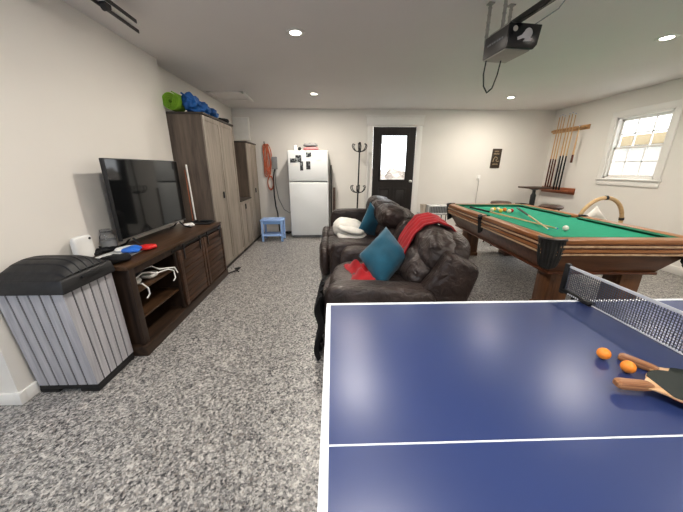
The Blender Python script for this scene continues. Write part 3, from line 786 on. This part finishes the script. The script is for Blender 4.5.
# ------------------------------------------------------------------ grey wood cabinets
CX = -1.535; CB = -2.03
def doorpanel(y0, y1, z0, z1, root, hy=None, hz=0):
    w = .055
    b_ = MB().box(CX - .018, CX, y0, y0 + w, z0, z1, .002).box(CX - .018, CX, y1 - w, y1, z0, z1, .002).box(CX - .018, CX, y0 + w, y1 - w, z0, z0 + w, .002).box(CX - .018, CX, y0 + w, y1 - w, z1 - w, z1, .002)
    b_.box(CX - .018, CX - .007, y0 + w, y1 - w, z0 + w, z1 - w)
    o = b_.build('door', 'cabf', root, world=True)
    if hy is None: return
    hnd = MB().box(CX, CX + .012, hy - .02, hy + .02, hz - .045, hz + .045, .004).box(CX + .010, CX + .016, hy - .010, hy + .010, hz - .035, hz + .035, .002).build('handle', 'black_metal', root, world=True)
    hnd.parent = o
c1 = thing('tall_cabinet', 'tall grey oak double door storage cabinet with green roll on top', 'cabinet', ((CX + CB) / 2, 4.26, 0))
MB().box(CB, CX - .019, 3.74, 3.758, .04, 2.01).box(CB, CX - .019, 4.782, 4.80, .04, 2.01).box(CB, CB + .012, 3.758, 4.782, .04, 2.01).box(CB, CX - .019, 3.758, 4.782, .04, .06).build('carcass', 'cabs', c1, world=True)
MB().box(CB, CX + .012, 3.73, 4.81, 2.01, 2.035, .004).build('top', 'cabtop', c1, world=True)
MB().box(CB, CX - .01, 3.75, 4.79, 0, .045, .003).build('plinth', 'cabtop', c1, world=True)
doorpanel(3.742, 4.265, .05, 2.005, c1, 4.12, 1.04)
doorpanel(4.273, 4.798, .05, 2.005, c1)
c2 = thing('low_cabinet', 'low grey oak cabinet between the two tall cabinets', 'cabinet', ((CX + CB) / 2, 5.12, 0))
MB().box(CB, CX - .019, 4.815, 5.445, .04, .86).build('carcass', 'cabs', c2, world=True)
MB().box(CB, CX + .012, 4.812, 5.448, .86, .885, .004).build('top', 'cabtop', c2, world=True)
MB().box(CB, CX - .01, 4.82, 5.44, 0, .045, .003).build('plinth', 'cabtop', c2, world=True)
doorpanel(4.817, 5.127, .05, .855, c2, 5.07, .76)
doorpanel(5.133, 5.443, .05, .855, c2)
c3 = thing('tall_cabinet', 'narrower tall grey oak cabinet at the far end, nearest the back wall', 'cabinet', ((CX + CB) / 2, 5.78, 0))
MB().box(CB, CX - .019, 5.455, 6.10, .04, 1.835).build('carcass', 'cabs', c3, world=True)
MB().box(CB, CX + .012, 5.45, 6.105, 1.835, 1.86, .004).build('top', 'cabtop', c3, world=True)
MB().box(CB, CX - .01, 5.46, 6.095, 0, .045, .003).build('plinth', 'cabtop', c3, world=True)
doorpanel(5.457, 5.775, .05, 1.83, c3)
doorpanel(5.781, 6.098, .05, 1.83, c3, 5.83, .98)
# things on top of the tall cabinet
gm = MB()
mm = Matrix.Translation((-1.865, 3.80, 2.036 + .108)) @ Matrix.Rotation(R(90), 4, 'X') @ Matrix.Rotation(R(0), 4, 'Y')
path = []
for k in range(70):
    a = k / 70 * 2 * PI * 4.2; r = .03 + .09 * k / 70
    path.append((r * math.cos(a), r * math.sin(a)))
def roll(u, v):
    k = u * 4.2 * 2 * PI; r = .022 + .082 * u
    return mm @ Vector((r * math.cos(k), r * math.sin(k), -.10 + .20 * v))
gm.grid(roll, 110, 3, .011)
one('rolled_foam_mat', gm, 'green_mat', 'bright green foam mat rolled up on top of the tall cabinet', 'mat')
bb = MB().pad((-1.70, 3.88, 2.14), (.15, .22, .20), 2.6, 12, nz=.05, nf=11).pad((-1.68, 4.03, 2.11), (.22, .30, .14), 2.6, 12, nz=.05, nf=12, seed=4).pad((-1.62, 4.22, 2.09), (.18, .24, .10), 2.6, 10, nz=.04, nf=12, seed=8)
bb.tube([(-1.76, 3.77, 2.24), (-1.68, 3.79, 2.19), (-1.60, 3.88, 2.13), (-1.57, 4.05, 2.10), (-1.56, 4.2, 2.09)], .010, 6)
one('crumpled_bag', bb, 'blue_cloth', 'crumpled blue bag beside the green roll on the tall cabinet', 'bag')
one('folded_cloth', MB().pad((-1.62, 4.60, 2.06), (.2, .2, .05), 3, 6, nz=.02, nf=14), 'black_cloth', 'small dark folded cloth at the far end of the tall cabinet top', 'cloth')
one('bundled_cloth', MB().pad((-1.79, 4.06, 2.235), (.13, .12, .06), 2.4, 7, nz=.015, nf=14), 'green_cloth', 'dark green cloth heap on the blue bag behind the green roll', 'cloth')
# wall panel box over the far cabinet
eb = thing('wall_panel_box', 'white panel box mounted high on the back wall above the far cabinet', 'box', (-1.87, BY, 1.95))
MB().box(-.165, .165, -.075, 0, 0, .44, .006).build('housing', 'trim', eb)
MB().box(-.145, .145, -.082, -.075, .02, .42, .004).build('cover', 'paper', eb)

# orange cord hanging on the wall
oc = thing('extension_cord', 'orange extension cord coiled and hung on the back wall left of fridge', 'cord', (-1.38, BY, .9))
for k in range(5):
    xo = -.012 + k * .022 - .04; rr = .034 + .008 * (k % 3); zb = 1.22 + .05 * (k % 3)
    pts = []
    for j_ in range(30):
        a = 2 * PI * j_ / 30
        pts.append((xo + rr * math.sin(a) + .012 * math.sin(3 * a + k), -.035 - .012 * k / 5 + .008 * math.cos(2 * a + k), (1.88 + zb) / 2 + (1.88 - zb) / 2 * math.cos(a) - .9))
    MB().tube(pts, .0095, 6, closed=True).build('cord_loop', 'orange_cord', oc)
pts = []
for j_ in range(90):
    a = 2 * PI * j_ / 30; pts.append((.03 + .06 * math.sin(a), -.045 + .004 * (j_ / 30), 1.08 + .14 * math.cos(a) - .9 + .012 * (j_ // 30)))
MB().tube(pts, .009, 6).build('lower_loop', 'orange_cord', oc)
MB().tube([(-.04, 0, .98), (-.04, -.05, .985), (-.04, -.075, 1.0), (-.04, -.075, 1.03)], .008, 8).build('hook', 'black_metal', oc)
ub = thing('utility_box', 'grey metal utility box on the back wall beside the orange cord', 'box', (-1.24, BY - .002, 1.38))
MB().box(-.055, .055, -.06, 0, 0, .25, .005).build('housing', 'greyg', ub)
MB().box(-.045, .045, -.065, -.06, .01, .24, .003).build('cover', 'greyg', ub)
MB().tube([(-.0, -.03, 0), (-.02, -.035, -.06), (-.045, -.035, -.2), (-.05, -.035, -.55), (-.03, -.035, -.8), (0.0, -.04, -.95), (.02, -.04, -1.36)], .014, 8).build('black_cable', 'black_plastic', ub)
MB().tube([(.02, -.03, 0), (.0, -.06, -.3), (.05, -.08, -.62), (.16, -.09, -.86), (.28, -.08, -.94), (.33, -.07, -.8)], .008, 8).build('thin_cable', 'greyg', ub)
one('coiled_cord', MB().tube([(-1.0 + .08 * math.cos(2 * PI * k / 20) * (1 + .1 * math.sin(k)), 6.28 + .06 * math.sin(2 * PI * k / 20), .012 + .008 * (k // 20)) for k in range(60)], .008, 6), 'black_plastic', 'black cord coiled on the floor behind the blue stool', 'cord')

# ------------------------------------------------------------------ TV console
KX, KB, K0, K1, KZ = -1.465, -1.935, 1.955, 3.70, .735
co = thing('tv_console', 'dark walnut TV console with sliding barn doors along the left wall', 'console', ((KX + KB) / 2, (K0 + K1) / 2, 0))
MB().box(KB, KX + .012, K0 - .03, K1, KZ - .03, KZ, .004).build('top', 'console_top', co, world=True)
MB().box(KB, KX + .022, K0 - .035, K1, 0, .085, .006).build('plinth', 'console', co, world=True)
MB().box(KB, KB + .01, K0, K1, .085, KZ - .03).build('back_panel', 'console', co, world=True)
for y0 in (K0, 2.60, K1 - .035):
    MB().box(KB + .01, KX - .03, y0, y0 + .025, .085, KZ - .03).build('side_panel', 'console_v', co, world=True)
MB().box(KX - .03, KX, K0 - .01, K0 + .05, .085, KZ - .03, .003).box(KX - .03, KX, 2.56, 2.625, .085, KZ - .03, .003).box(KX - .03, KX, K1 - .05, K1, .085, KZ - .03, .003)\
    .box(KX - .03, KX - .002, K0 + .05, K1 - .05, KZ - .085, KZ - .03, .002).build('face_frame', 'console_v', co, world=True)
for z in (.285, .50): MB().box(KB + .01, KX - .035, K0 + .025, 2.60, z - .02, z, .002).build('shelf', 'console_top', co, world=True)
MB().box(KX + .002, KX + .010, 2.50, K1 - .03, .668, .682, .002).build('sliding_rail', 'black_metal', co, world=True)
for y0, y1 in ((2.575, 3.10), (3.115, 3.655)):
    D = MB()
    nb = 9
    for k in range(nb):
        z0 = .105 + k * (.655 - .105) / nb; z1 = z0 + (.655 - .105) / nb - .004
        D.box(KX + .004, KX + .02 + (.002 if k % 2 else 0), y0 + .045, y1 - .045, z0, z1, .002)
    D.box(KX + .004, KX + .026, y0, y0 + .05, .10, .66, .002).box(KX + .004, KX + .026, y1 - .05, y1, .10, .66, .002)
    do = D.build('sliding_door', 'barn', co, world=True)
    for yy in (y0 + .09, y1 - .09):
        s_ = MB().box(KX + .026, KX + .032, yy - .011, yy + .011, .56, .69, .002)
        s_.lathe([(0, -.004), (.02, -.004), (.02, .004), (0, .004)], 0, 0, 16, Matrix.Translation((KX + .033, yy, .692)) @ Matrix.Rotation(PI / 2, 4, 'Y'))
        s_.build('hanger_strap', 'black_metal', co, world=True).parent = do
# things in the open shelves
one('game_controller', MB().pad((-1.60, 2.14, .535), (.12, .15, .05), 2.6, 8, fn=lambda q: (q.x * (1 - .3 * abs(q.y)), q.y, q.z * (1 - .2 * q.x))), 'paper', 'white game controller on the upper console shelf, nearest the storage bin', 'controller')
one('game_controller', MB().pad((-1.58, 2.33, .525), (.11, .14, .045), 2.6, 8), 'paper', 'white game controller further back on the upper console shelf', 'controller')
one('game_disc_drive', MB().box(-1.86, -1.68, 2.10, 2.42, .502, .55, .01), 'black_plastic', 'black console box at the back of the upper shelf', 'game console')
cbp = [(-1.56, 2.10, .56), (-1.53, 2.17, .60), (-1.52, 2.24, .58), (-1.50, 2.29, .55), (-1.50, 2.36, .54), (-1.47, 2.42, .54), (-1.455, 2.47, .51), (-1.45, 2.47, .44), (-1.455, 2.44, .42)]
one('cable_tangle', MB().tube(cbp, .006, 6).tube([(-1.6, 2.2, .6), (-1.52, 2.28, .62), (-1.5, 2.34, .57), (-1.49, 2.42, .55), (-1.46, 2.50, .53), (-1.45, 2.52, .47)], .006, 6).tube([(-1.56, 2.12, .53), (-1.49, 2.09, .54), (-1.46, 2.1, .50), (-1.455, 2.1, .45), (-1.47, 2.08, .42)], .006, 6), 'paper', 'tangle of white cables spilling over the edge of the upper console shelf', 'cable')

# ------------------------------------------------------------------ television
tv = thing('television', 'large black flat screen TV on feet on the walnut console', 'television', (-1.76, 2.88, KZ))
y0, y1, z0, z1 = 2.345, 3.42, .815, 1.475
MB().box(-1.79, -1.757, y0, y1, z0, z1, .004).box(-1.83, -1.79, y0 + .12, y1 - .12, z0 + .03, z1 - .2, .01).build('housing', 'black_plastic', tv, world=True)
MB().box(-1.757, -1.7555, y0 + .008, y1 - .008, z0 + .02, z1 - .008).build('screen', 'screen', tv, world=True)
MB().box(-1.7565, -1.7545, y0 + .01, y1 - .01, z0 + .001, z0 + .014).build('lower_bezel', 'chrome', tv, world=True)
for y in (y0 + .14, y1 - .14):
    MB().tube([(-1.775, y, z0 + .01), (-1.72, y, z0 - .05), (-1.64, y, KZ + .008)], .008, 8).tube([(-1.775, y, z0 + .01), (-1.83, y, z0 - .05), (-1.88, y, KZ + .008)], .008, 8).build('foot', 'black_metal', tv, world=True)

# clutter on the console
rt = thing('router', 'white plastic router standing at the near end of the console', 'router', (-1.88, 2.11, KZ))
MB().pad((0, 0, .092), (.045, .16, .18), 6, 8).build('body', 'paper', rt)
MB().lathe([(0, 0), (.009, 0), (.009, .003), (0, .003)], 0, 0, 12, Matrix.Translation((.022, .05, .155)) @ Matrix.Rotation(PI / 2, 4, 'Y')).build('sensor', 'black_plastic', rt)
jr = thing('clear_jar', 'clear plastic jar with dark label beside the router on the console', 'jar', (-1.89, 2.37, KZ))
MB().lathe([(0, 0), (.05, 0), (.055, .01), (.055, .12), (.04, .145), (.04, .16), (0, .16)], 0, 0, 24).build('body', 'clear', jr)
MB().lathe([(.0555, .03), (.0565, .03), (.0565, .09), (.0555, .09)], 0, 0, 24).build('label', 'greyg', jr)
MB().lathe([(0, .16), (.044, .16), (.044, .178), (0, .18)], 0, 0, 24).build('lid', 'clear', jr)
one('paper_pile', MB().box(-1.84, -1.60, 2.12, 2.36, KZ, KZ + .006, .001, mat=None).box(-1.80, -1.62, 2.20, 2.42, KZ + .006, KZ + .012, .001).pad((-1.70, 2.30, KZ + .03), (.16, .16, .035), 2.5, 7, nz=.012, nf=14), 'paper', 'crumpled white papers at the near end of the console top', 'paper')
one('blue_packet', MB().pad((-1.61, 2.235, KZ + .045), (.13, .16, .035), 3, 8, nz=.014, nf=16, rot=(0, 0, .4)), 'bluep', 'shiny blue packet on the console near the papers', 'packet')
one('red_packet', MB().pad((-1.585, 2.37, KZ + .024), (.12, .13, .04), 3, 8, nz=.012, nf=14), 'redp', 'red packet on the console beyond the blue packet', 'packet')
one('black_glove', MB().pad((-1.60, 2.04, KZ + .03), (.18, .14, .055), 2.6, 8, nz=.02, nf=16), 'black_cloth', 'crumpled black glove on the near edge of the console top', 'glove')
one('black_cable_heap', MB().tube([(-1.87 + .09 * math.sin(2.3 * k) * .8, 2.17 + .012 * k, KZ + .02 + .018 * abs(math.sin(k * 1.3))) for k in range(20)], .012, 6), 'black_plastic', 'heap of black cables between router and television', 'cable')
one('tissue', MB().pad((-1.70, 3.36, KZ + .022), (.11, .10, .045), 2.3, 7, nz=.02, nf=18), 'paper', 'crumpled white tissue under the far end of the television', 'tissue')
one('black_tray', MB().box(-1.80, -1.52, 3.50, 3.66, KZ, KZ + .018, .005), 'black_plastic', 'flat black tray at the far end of the console top', 'tray')
one('remote_control', MB().pad((-1.60, 3.60, KZ + .030), (.16, .045, .022), 4, 5), 'black_plastic', 'black remote control on the flat tray, nearest the console front', 'remote control')
one('remote_control', MB().pad((-1.735, 3.58, KZ + .030), (.045, .14, .022), 4, 5), 'black_plastic', 'black remote control on the flat tray, nearest the wall', 'remote control')
one('white_rod', MB().rod((-1.74, 3.62, KZ + .001), (-1.80, 3.715, 1.44), .010, .010, 10), 'paper', 'thin white rod leaning on the tall cabinet side behind the television', 'rod')
one('red_rod', MB().rod((-1.765, 3.60, KZ + .001), (-1.825, 3.715, 1.38), .007, .007, 10), 'rackred', 'thin red striped rod leaning beside the white rod', 'rod')
one('floor_cable', MB().tube([(-1.45, 3.72, .01), (-1.38, 3.82, .01), (-1.36, 3.95, .01), (-1.42, 3.90, .012), (-1.33, 3.78, .01)], .009, 6), 'black_plastic', 'short black cable on the floor at the far end of the console', 'cable')

# ------------------------------------------------------------------ storage bin
sb = thing('storage_bin', 'pale grey plank sided storage bin with black domed lid', 'storage bin', (-1.74, 1.72, 0))
bx0, bx1, by0, by1 = -1.915, -1.54, 1.56, 1.905      # foot
tx0, tx1, ty0, ty1 = -1.93, -1.545, 1.52, 1.895      # under the lid
z0, z1 = .055, .735
MB().frustum((bx0 + .006, bx1 - .006, by0 + .006, by1 - .006), (tx0 + .006, tx1 - .006, ty0 + .006, ty1 - .006), z0, z1).build('inner_shell', 'black_plastic', sb, world=True)
def quadpanel(p00, p10, p01, p11, n, out, name):
    """n planks spread between the left edge p00-p01 and right edge p10-p11"""
    b_ = MB(); p00, p10, p01, p11 = map(Vector, (p00, p10, p01, p11)); out = Vector(out)
    for k in range(n):
        a, c = k / n + .014, (k + 1) / n - .014
        if k == 0: a = 0
        if k == n - 1: c = 1
        q = [p00.lerp(p10, a), p00.lerp(p10, c), p01.lerp(p11, c), p01.lerp(p11, a)]
        v0 = [b_.b.verts.new(x) for x in q]; v1 = [b_.b.verts.new(x + out) for x in q]
        b_.b.faces.new(v0); b_.b.faces.new(v1)
        for i in range(4): b_.b.faces.new((v0[i], v0[(i + 1) % 4], v1[(i + 1) % 4], v1[i]))
    b_.build(name, 'panel', sb, world=True, ang=20)
g = .006
quadpanel((bx0 + g, by0 + g, z0), (bx1 - g, by0 + g, z0), (tx0 + g, ty0 + g, z1), (tx1 - g, ty0 + g, z1), 6, (0, -g, 0), 'plank_panel')
quadpanel((bx1 - g, by0, z0), (bx1 - g, by1, z0), (tx1 - g, ty0, z1), (tx1 - g, ty1, z1), 6, (g, 0, 0), 'plank_panel')
MB().box(bx0, bx1, by0, by1, .02, .056, .008).box(bx0, bx0 + .12, by0, by1, 0, .03, .004).box(bx1 - .12, bx1, by0, by1, 0, .03, .004).build('base', 'black_plastic', sb, world=True)
def lidfn(x, y, z): return (x, y, z)
lx0, lx1, ly0, ly1 = -1.94, -1.51, 1.495, 1.905
ld = MB(); ld.frustum((lx0, lx1, ly0, ly1), (lx0 + .008, lx1 - .015, ly0 + .02, ly1 - .008), .715, .80, .014)
ld.grid(lambda u, v: (lx0 + .012 + (lx1 - lx0 - .036) * u, ly0 + .03 + (ly1 - ly0 - .045) * v, .80 + .085 * (1 - (2 * v - 1) ** 4) * (1 - (2 * u - 1) ** 6 * .9) * (.55 + .45 * math.sin(PI * min(1, v * 1.1)))
        + (0.0 if (v * 7 + .5) % 1 > .16 else -.009)), 18, 112, .01)
lo = ld.build('lid', 'lid_plastic', sb, world=True)
MB().box(lx1 - .006, lx1 + .008, 1.63, 1.79, .765, .785, .004).build('lid_handle', 'black_plastic', sb, world=True).parent = lo

# ------------------------------------------------------------------ garage door track and opener
tr = thing('garage_door_track', 'galvanised horizontal door track hung below the ceiling at top left', 'track', (-1.56, 1.2, CZ))
MB().box(-1.575, -1.568, -1.0, 2.80, 2.452, 2.476).box(-1.512, -1.505, -1.0, 2.68, 2.472, 2.496).build('side_flange', 'openb', tr, world=True)
MB().box(-1.568, -1.512, -1.0, 2.72, 2.474, 2.480).build('channel', 'trim', tr, world=True)
MB().box(-1.545, -1.51, 2.36, 2.40, 2.48, CZ, .002).box(-1.545, -1.51, .2, .24, 2.48, CZ, .002).build('hanger_bracket', 'openb', tr, world=True)
MB().lathe([(0, -.02), (.03, -.02), (.03, .02), (0, .02)], 0, 0, 16, Matrix.Translation((-1.54, 2.40, 2.46)) @ Matrix.Rotation(PI / 2, 4, 'Y')).build('roller', 'black_plastic', tr, world=True)
op = thing('garage_door_opener', 'black garage door opener with white logo hanging from the ceiling', 'opener', (1.30, 2.40, 2.195), R(7))
z0, z1 = -.0, .165
b_ = MB().prism([(-.115, .0), (.085, .0), (.108, .025), (.125, .14), (-.115, .14)], 'Y', -.13, .13, .006).build('housing', 'openb', op)
MB().prism([(-.117, -.003), (.087, -.003), (.111, .023), (.128, .143), (-.117, .143)], 'Y', -.145, -.128, .004).build('front_face', 'openf', op)
MB().prism([(-.11, -.008), (.08, -.008), (.08, .0), (-.11, .0)], 'Y', -.12, .125, .002).build('light_lens', 'openg', op)
MB().box(-.09, .10, -.10, .12, .14, .165, .006).build('chassis', 'track', op)
# pale emblem on the face: a rounded figure leaning over a bar
em = MB()
def blob(cx, cz, rx, rz, n=18): return [(cx + rx * math.cos(2 * PI * k / n), cz + rz * math.sin(2 * PI * k / n)) for k in range(n)]
em.prism(blob(.030, .088, .030, .030), 'Y', -.148, -.145)
em.prism([(-.045, .042), (-.050, .060), (-.02, .072), (.004, .10), (.05, .072), (.05, .046), (-.005, .056), (-.02, .050)], 'Y', -.1485, -.1455)
em.prism([(-.005, .036), (.058, .040), (.062, .058), (.01, .052)], 'Y', -.1490, -.146)
em.prism(blob(.040, .096, .010, .012), 'Y', -.1495, -.148)
em.build('emblem', 'grey_plastic', op)
MB().lathe([(.013, 0), (.017, 0), (.017, .003), (.013, .003)], 0, 0, 20, Matrix.Translation((-.072, -.145, .108)) @ Matrix.Rotation(PI / 2, 4, 'X')).build('badge_ring', 'openg', op)
stp = MB()
for k in range(7): stp.box(-.1185, -.1165, -.09 + .026 * k, -.09 + .026 * k + .014 + .004 * (k % 2), .070, .082)
stp.build('side_lettering', 'gasket', op)
MB().box(-.035, .005, -3.4, .05, .165, .20, .004).build('rail', 'openf', op)
for x, y in ((-.11, .12), (-.085, -.02), (.06, .12)):
    s_ = MB().box(x - .012, x + .012, y - .002, y + .002, .10, CZ - 2.195 - .002).box(x - .022, x + .022, y - .02, y + .02, CZ - 2.195 - .008, CZ - 2.195)
    for k in range(5): s_.box(x - .014, x + .014, y - .004, y + .004, .15 + k * .045, .16 + k * .045)
    s_.build('hanging_strap', 'track', op)
cp = [(-.10, .10, 0), (-.108, .10, -.10), (-.095, .10, -.18), (-.06, .10, -.225), (-.02, .10, -.19), (.002, .09, -.10), (.01, .08, 0)]
MB().tube([Vector(cp[i]).lerp(Vector(cp[i + 1]), t) for i in range(6) for t in (0, .33, .66)] + [Vector(cp[6])], .005, 8).build('hanging_cord', 'black_plastic', op)
MB().tube([(.10, .02, .15), (.16, .0, .19), (.24, -.02, .24), (.30, -.06, .28), (.33, -.12, CZ - 2.195 - .006)], .004, 6).build('ceiling_cable', 'gasket', op)

# ------------------------------------------------------------------ leather seating
def cush(c, size, e=3.6, n=14, rot=(0, 0, 0), nz=.012, nf=7, fn=None, seed=0): return MB().pad(c, size, e, n, rot, nz, nf, fn, seed)
rc = thing('recliner', 'near dark brown leather recliner with red throw over its back', 'recliner', (.50, 2.35, 0), R(0))
def P(mb, name, mat, root, **k): return mb.build(name, mat, root, world=True, ang=60, **k)
P(cush((.45, 2.38, .24), (.98, .92, .34), 8, 8, nz=.0), 'base', 'leather', rc)
P(cush((.37, 2.40, .385), (.80, .66, .24), 4.5, 14, nz=.014, fn=lambda q: (q.x, q.y, q.z + .10 * (1 - q.x * q.x) * max(0, q.z))), 'seat_cushion', 'leather_l', rc)
P(cush((-.02, 2.38, .24), (.15, .60, .38), 3.2, 12, (0, 0, R(-6)), nz=.010), 'footrest', 'leather_l', rc)
for yy, nm in ((1.92, 0), (2.89, 1)):
    P(cush((.40, yy, .315), (.82, .21, .53) if nm == 0 else (.80, .21, .56), 6, 14, nz=.006, seed=nm * 3, fn=lambda q: (q.x, q.y * (1 + .06 * q.z), q.z)), 'armrest', 'leather_l', rc)
# the back leans away: wing panels on both sides and a puffy cushion between
for yy in (1.96, 2.83):
    b_ = MB().prism([(.66, .36), (.67, .50), (.79, .67), (.86, .815), (.895, .825), (1.07, .745), (1.09, .71), (1.08, .66), (1.00, .36)], 'Y', yy - .085, yy + .085, .03)
    P(b_, 'back_wing', 'leather', rc)
P(MB().pad((.93, 2.40, .62), (.22, .76, .58), 4, 10, (0, R(20), 0), .006, 6), 'back_shell', 'leather', rc)
P(cush((.86, 2.40, .765), (.32, .76, .34), 2.8, 18, (0, R(24), 0), .028, 8, seed=2), 'head_cushion', 'leather_l', rc)
P(cush((.73, 2.40, .60), (.26, .70, .32), 2.8, 18, (0, R(24), 0), .028, 8, seed=9), 'back_cushion', 'leather_l', rc)
# dark sheet standing in for the shaded underside of the seat front
def shade_sheet(u, v):
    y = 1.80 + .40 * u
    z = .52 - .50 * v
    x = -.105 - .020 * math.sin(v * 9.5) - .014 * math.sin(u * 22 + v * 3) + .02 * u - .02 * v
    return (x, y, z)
one('seat_front_shade', MB().grid(shade_sheet, 30, 24, .008), 'black_cloth', 'dark sheet standing in for shade under the seat front of near recliner', 'cloth')

rc.rotation_euler = (0, 0, R(-8))
lv = thing('loveseat', 'far dark brown leather reclining loveseat with white blanket on it', 'sofa', (.45, 3.95, 0))
Y0, Y1 = 3.06, 4.86
P(cush((.42, 3.96, .24), (.94, 1.66, .34), 9, 8, nz=0), 'base', 'leather', lv)
for i, yy in enumerate((3.585, 4.31)):
    P(cush((.28, yy, .395), (.78, .70, .24), 4.5, 14, nz=.014, seed=i * 5), 'seat_cushion', 'leather', lv)
    P(cush((-.10, yy, .30), (.15, .71, .44), 3.0, 14, nz=.012, seed=i * 5 + 1), 'footrest', 'leather', lv)
for yy, hh in ((3.12, .56), (4.77, .70)): P(cush((.36, yy, .05 + hh / 2), (.80, .20, hh), 6, 12, nz=.006, seed=yy), 'armrest', 'leather', lv)
for yy in (3.10, 4.78):
    P(MB().prism([(.64, .40), (.66, .55), (.72, .78), (.80, .86), (.98, .83), (1.02, .76), (.98, .40)], 'Y', yy - .07, yy + .07, .03), 'back_wing', 'leather', lv)
for i, yy in enumerate((3.42, 3.95, 4.48)):
    P(cush((.74, yy, .825), (.42, .53, .30), 2.6, 16, (0, R(14), 0), .022, 8, seed=i * 7), 'head_cushion', 'leather', lv)
    P(cush((.72, yy, .60), (.26, .52, .34), 2.8, 14, (0, R(14), 0), .022, 8, seed=i * 7 + 3), 'back_cushion', 'leather', lv)
P(MB().pad((.90, 3.95, .60), (.20, 1.56, .56), 5, 8, (0, R(10), 0), .004, 6), 'back_shell', 'leather', lv)

# pillows, throw, blanket
pillow('throw_pillow', (.445, 2.37, .66), (.29, .28, .20), (-.165, .28, .215), .20, 'teal', 'large teal pillow leaning on the near recliner back', 'teal throw pillows', seed=1, pinch=.04)
pillow('throw_pillow', (.54, 3.86, .69), (.16, .04, .36), (.24, .16, -.20), .15, 'teal', 'smaller looking teal pillow on the far loveseat beside white blanket', 'teal throw pillows', seed=5)
def throw(u, v):
    # u = across the chair (Y), v = front, over the top, to the back
    y = 2.34 + .52 * u + .03 * math.sin(v * 3.1)
    prof = [(.58, .57), (.62, .71), (.69, .845), (.775, .94), (.89, .968), (1.005, .925), (1.09, .82), (1.12, .72)]
    t = v * (len(prof) - 1); i = min(int(t), len(prof) - 2); f_ = t - i
    x = prof[i][0] * (1 - f_) + prof[i + 1][0] * f_; z = prof[i][1] * (1 - f_) + prof[i + 1][1] * f_
    w_ = .012 * math.sin(u * 26 + 2 * v) + .012 * noise.noise(Vector((u * 5, v * 5, 2)))
    x -= w_ * .5; a = R(-8); dx, dy = x - .5, y - 2.35
    return (.5 + dx * math.cos(a) - dy * math.sin(a), 2.35 + dx * math.sin(a) + dy * math.cos(a), z + w_)
one('red_throw', MB().grid(throw, 44, 40, .012), 'red', 'red fleece throw draped over the back of the near recliner', 'blanket', ang=80)
def rcl(u, v):
    x = .13 + .22 * u + .03 * math.sin(5 * v); y = 2.16 + .40 * v + .03 * math.sin(6 * u)
    n1 = noise.noise(Vector((u * 4, v * 4, 7))); ed = (min(u, 1 - u, v, 1 - v) * 4) ; ed = min(1, ed)
    return (x, y, .515 + (.045 + .06 * n1) * ed)
one('red_cloth', MB().grid(rcl, 26, 26, .012), 'red', 'crumpled red cloth lying on the seat of the near recliner', 'cloth', ang=80)
wb = MB()
wb.pad((.21, 4.00, .585), (.42, .54, .27), 2.5, 16, (0, R(8), 0), .018, 8)
wb.pad((.26, 3.84, .505), (.40, .40, .11), 3, 14, (0, R(2), 0), .012, 9, seed=3)
wb.pad((.25, 3.80, .60), (.36, .36, .09), 2.6, 14, (0, R(12), 0), .012, 9, seed=6)
one('white_blanket', wb, 'white_fleece', 'fluffy white blanket folded on the seat of the far loveseat', 'blanket', ang=80)

# ------------------------------------------------------------------ world, camera
w = bpy.data.worlds.new('sky'); bpy.context.scene.world = w; w.use_nodes = True
bg = w.node_tree.nodes['Background']
sky = w.node_tree.nodes.new('ShaderNodeTexSky'); sky.sky_type = 'HOSEK_WILKIE'; sky.turbidity = 6; sky.sun_direction = (-.5, -.5, .7)
mxn = w.node_tree.nodes.new('ShaderNodeMix'); mxn.data_type = 'RGBA'; mxn.inputs['Factor'].default_value = .92
w.node_tree.links.new(sky.outputs['Color'], mxn.inputs['A']); mxn.inputs['B'].default_value = (1, 1, 1, 1)
w.node_tree.links.new(mxn.outputs['Result'], bg.inputs['Color']); bg.inputs['Strength'].default_value = 3.2
cam = bpy.data.cameras.new('camera'); co_ = bpy.data.objects.new('camera', cam); C.objects.link(co_)
cam.sensor_width = 36; cam.lens = 283 / 683 * 36; cam.clip_start = .02
co_.location = (0, 0, 1.40); co_.rotation_euler = (R(90 - 17.25), 0, R(-1.75))
bpy.context.scene.camera = co_
vs = bpy.context.scene.view_settings
vs.view_transform = 'Standard'; vs.look = 'None'; vs.exposure = .08; vs.gamma = .88
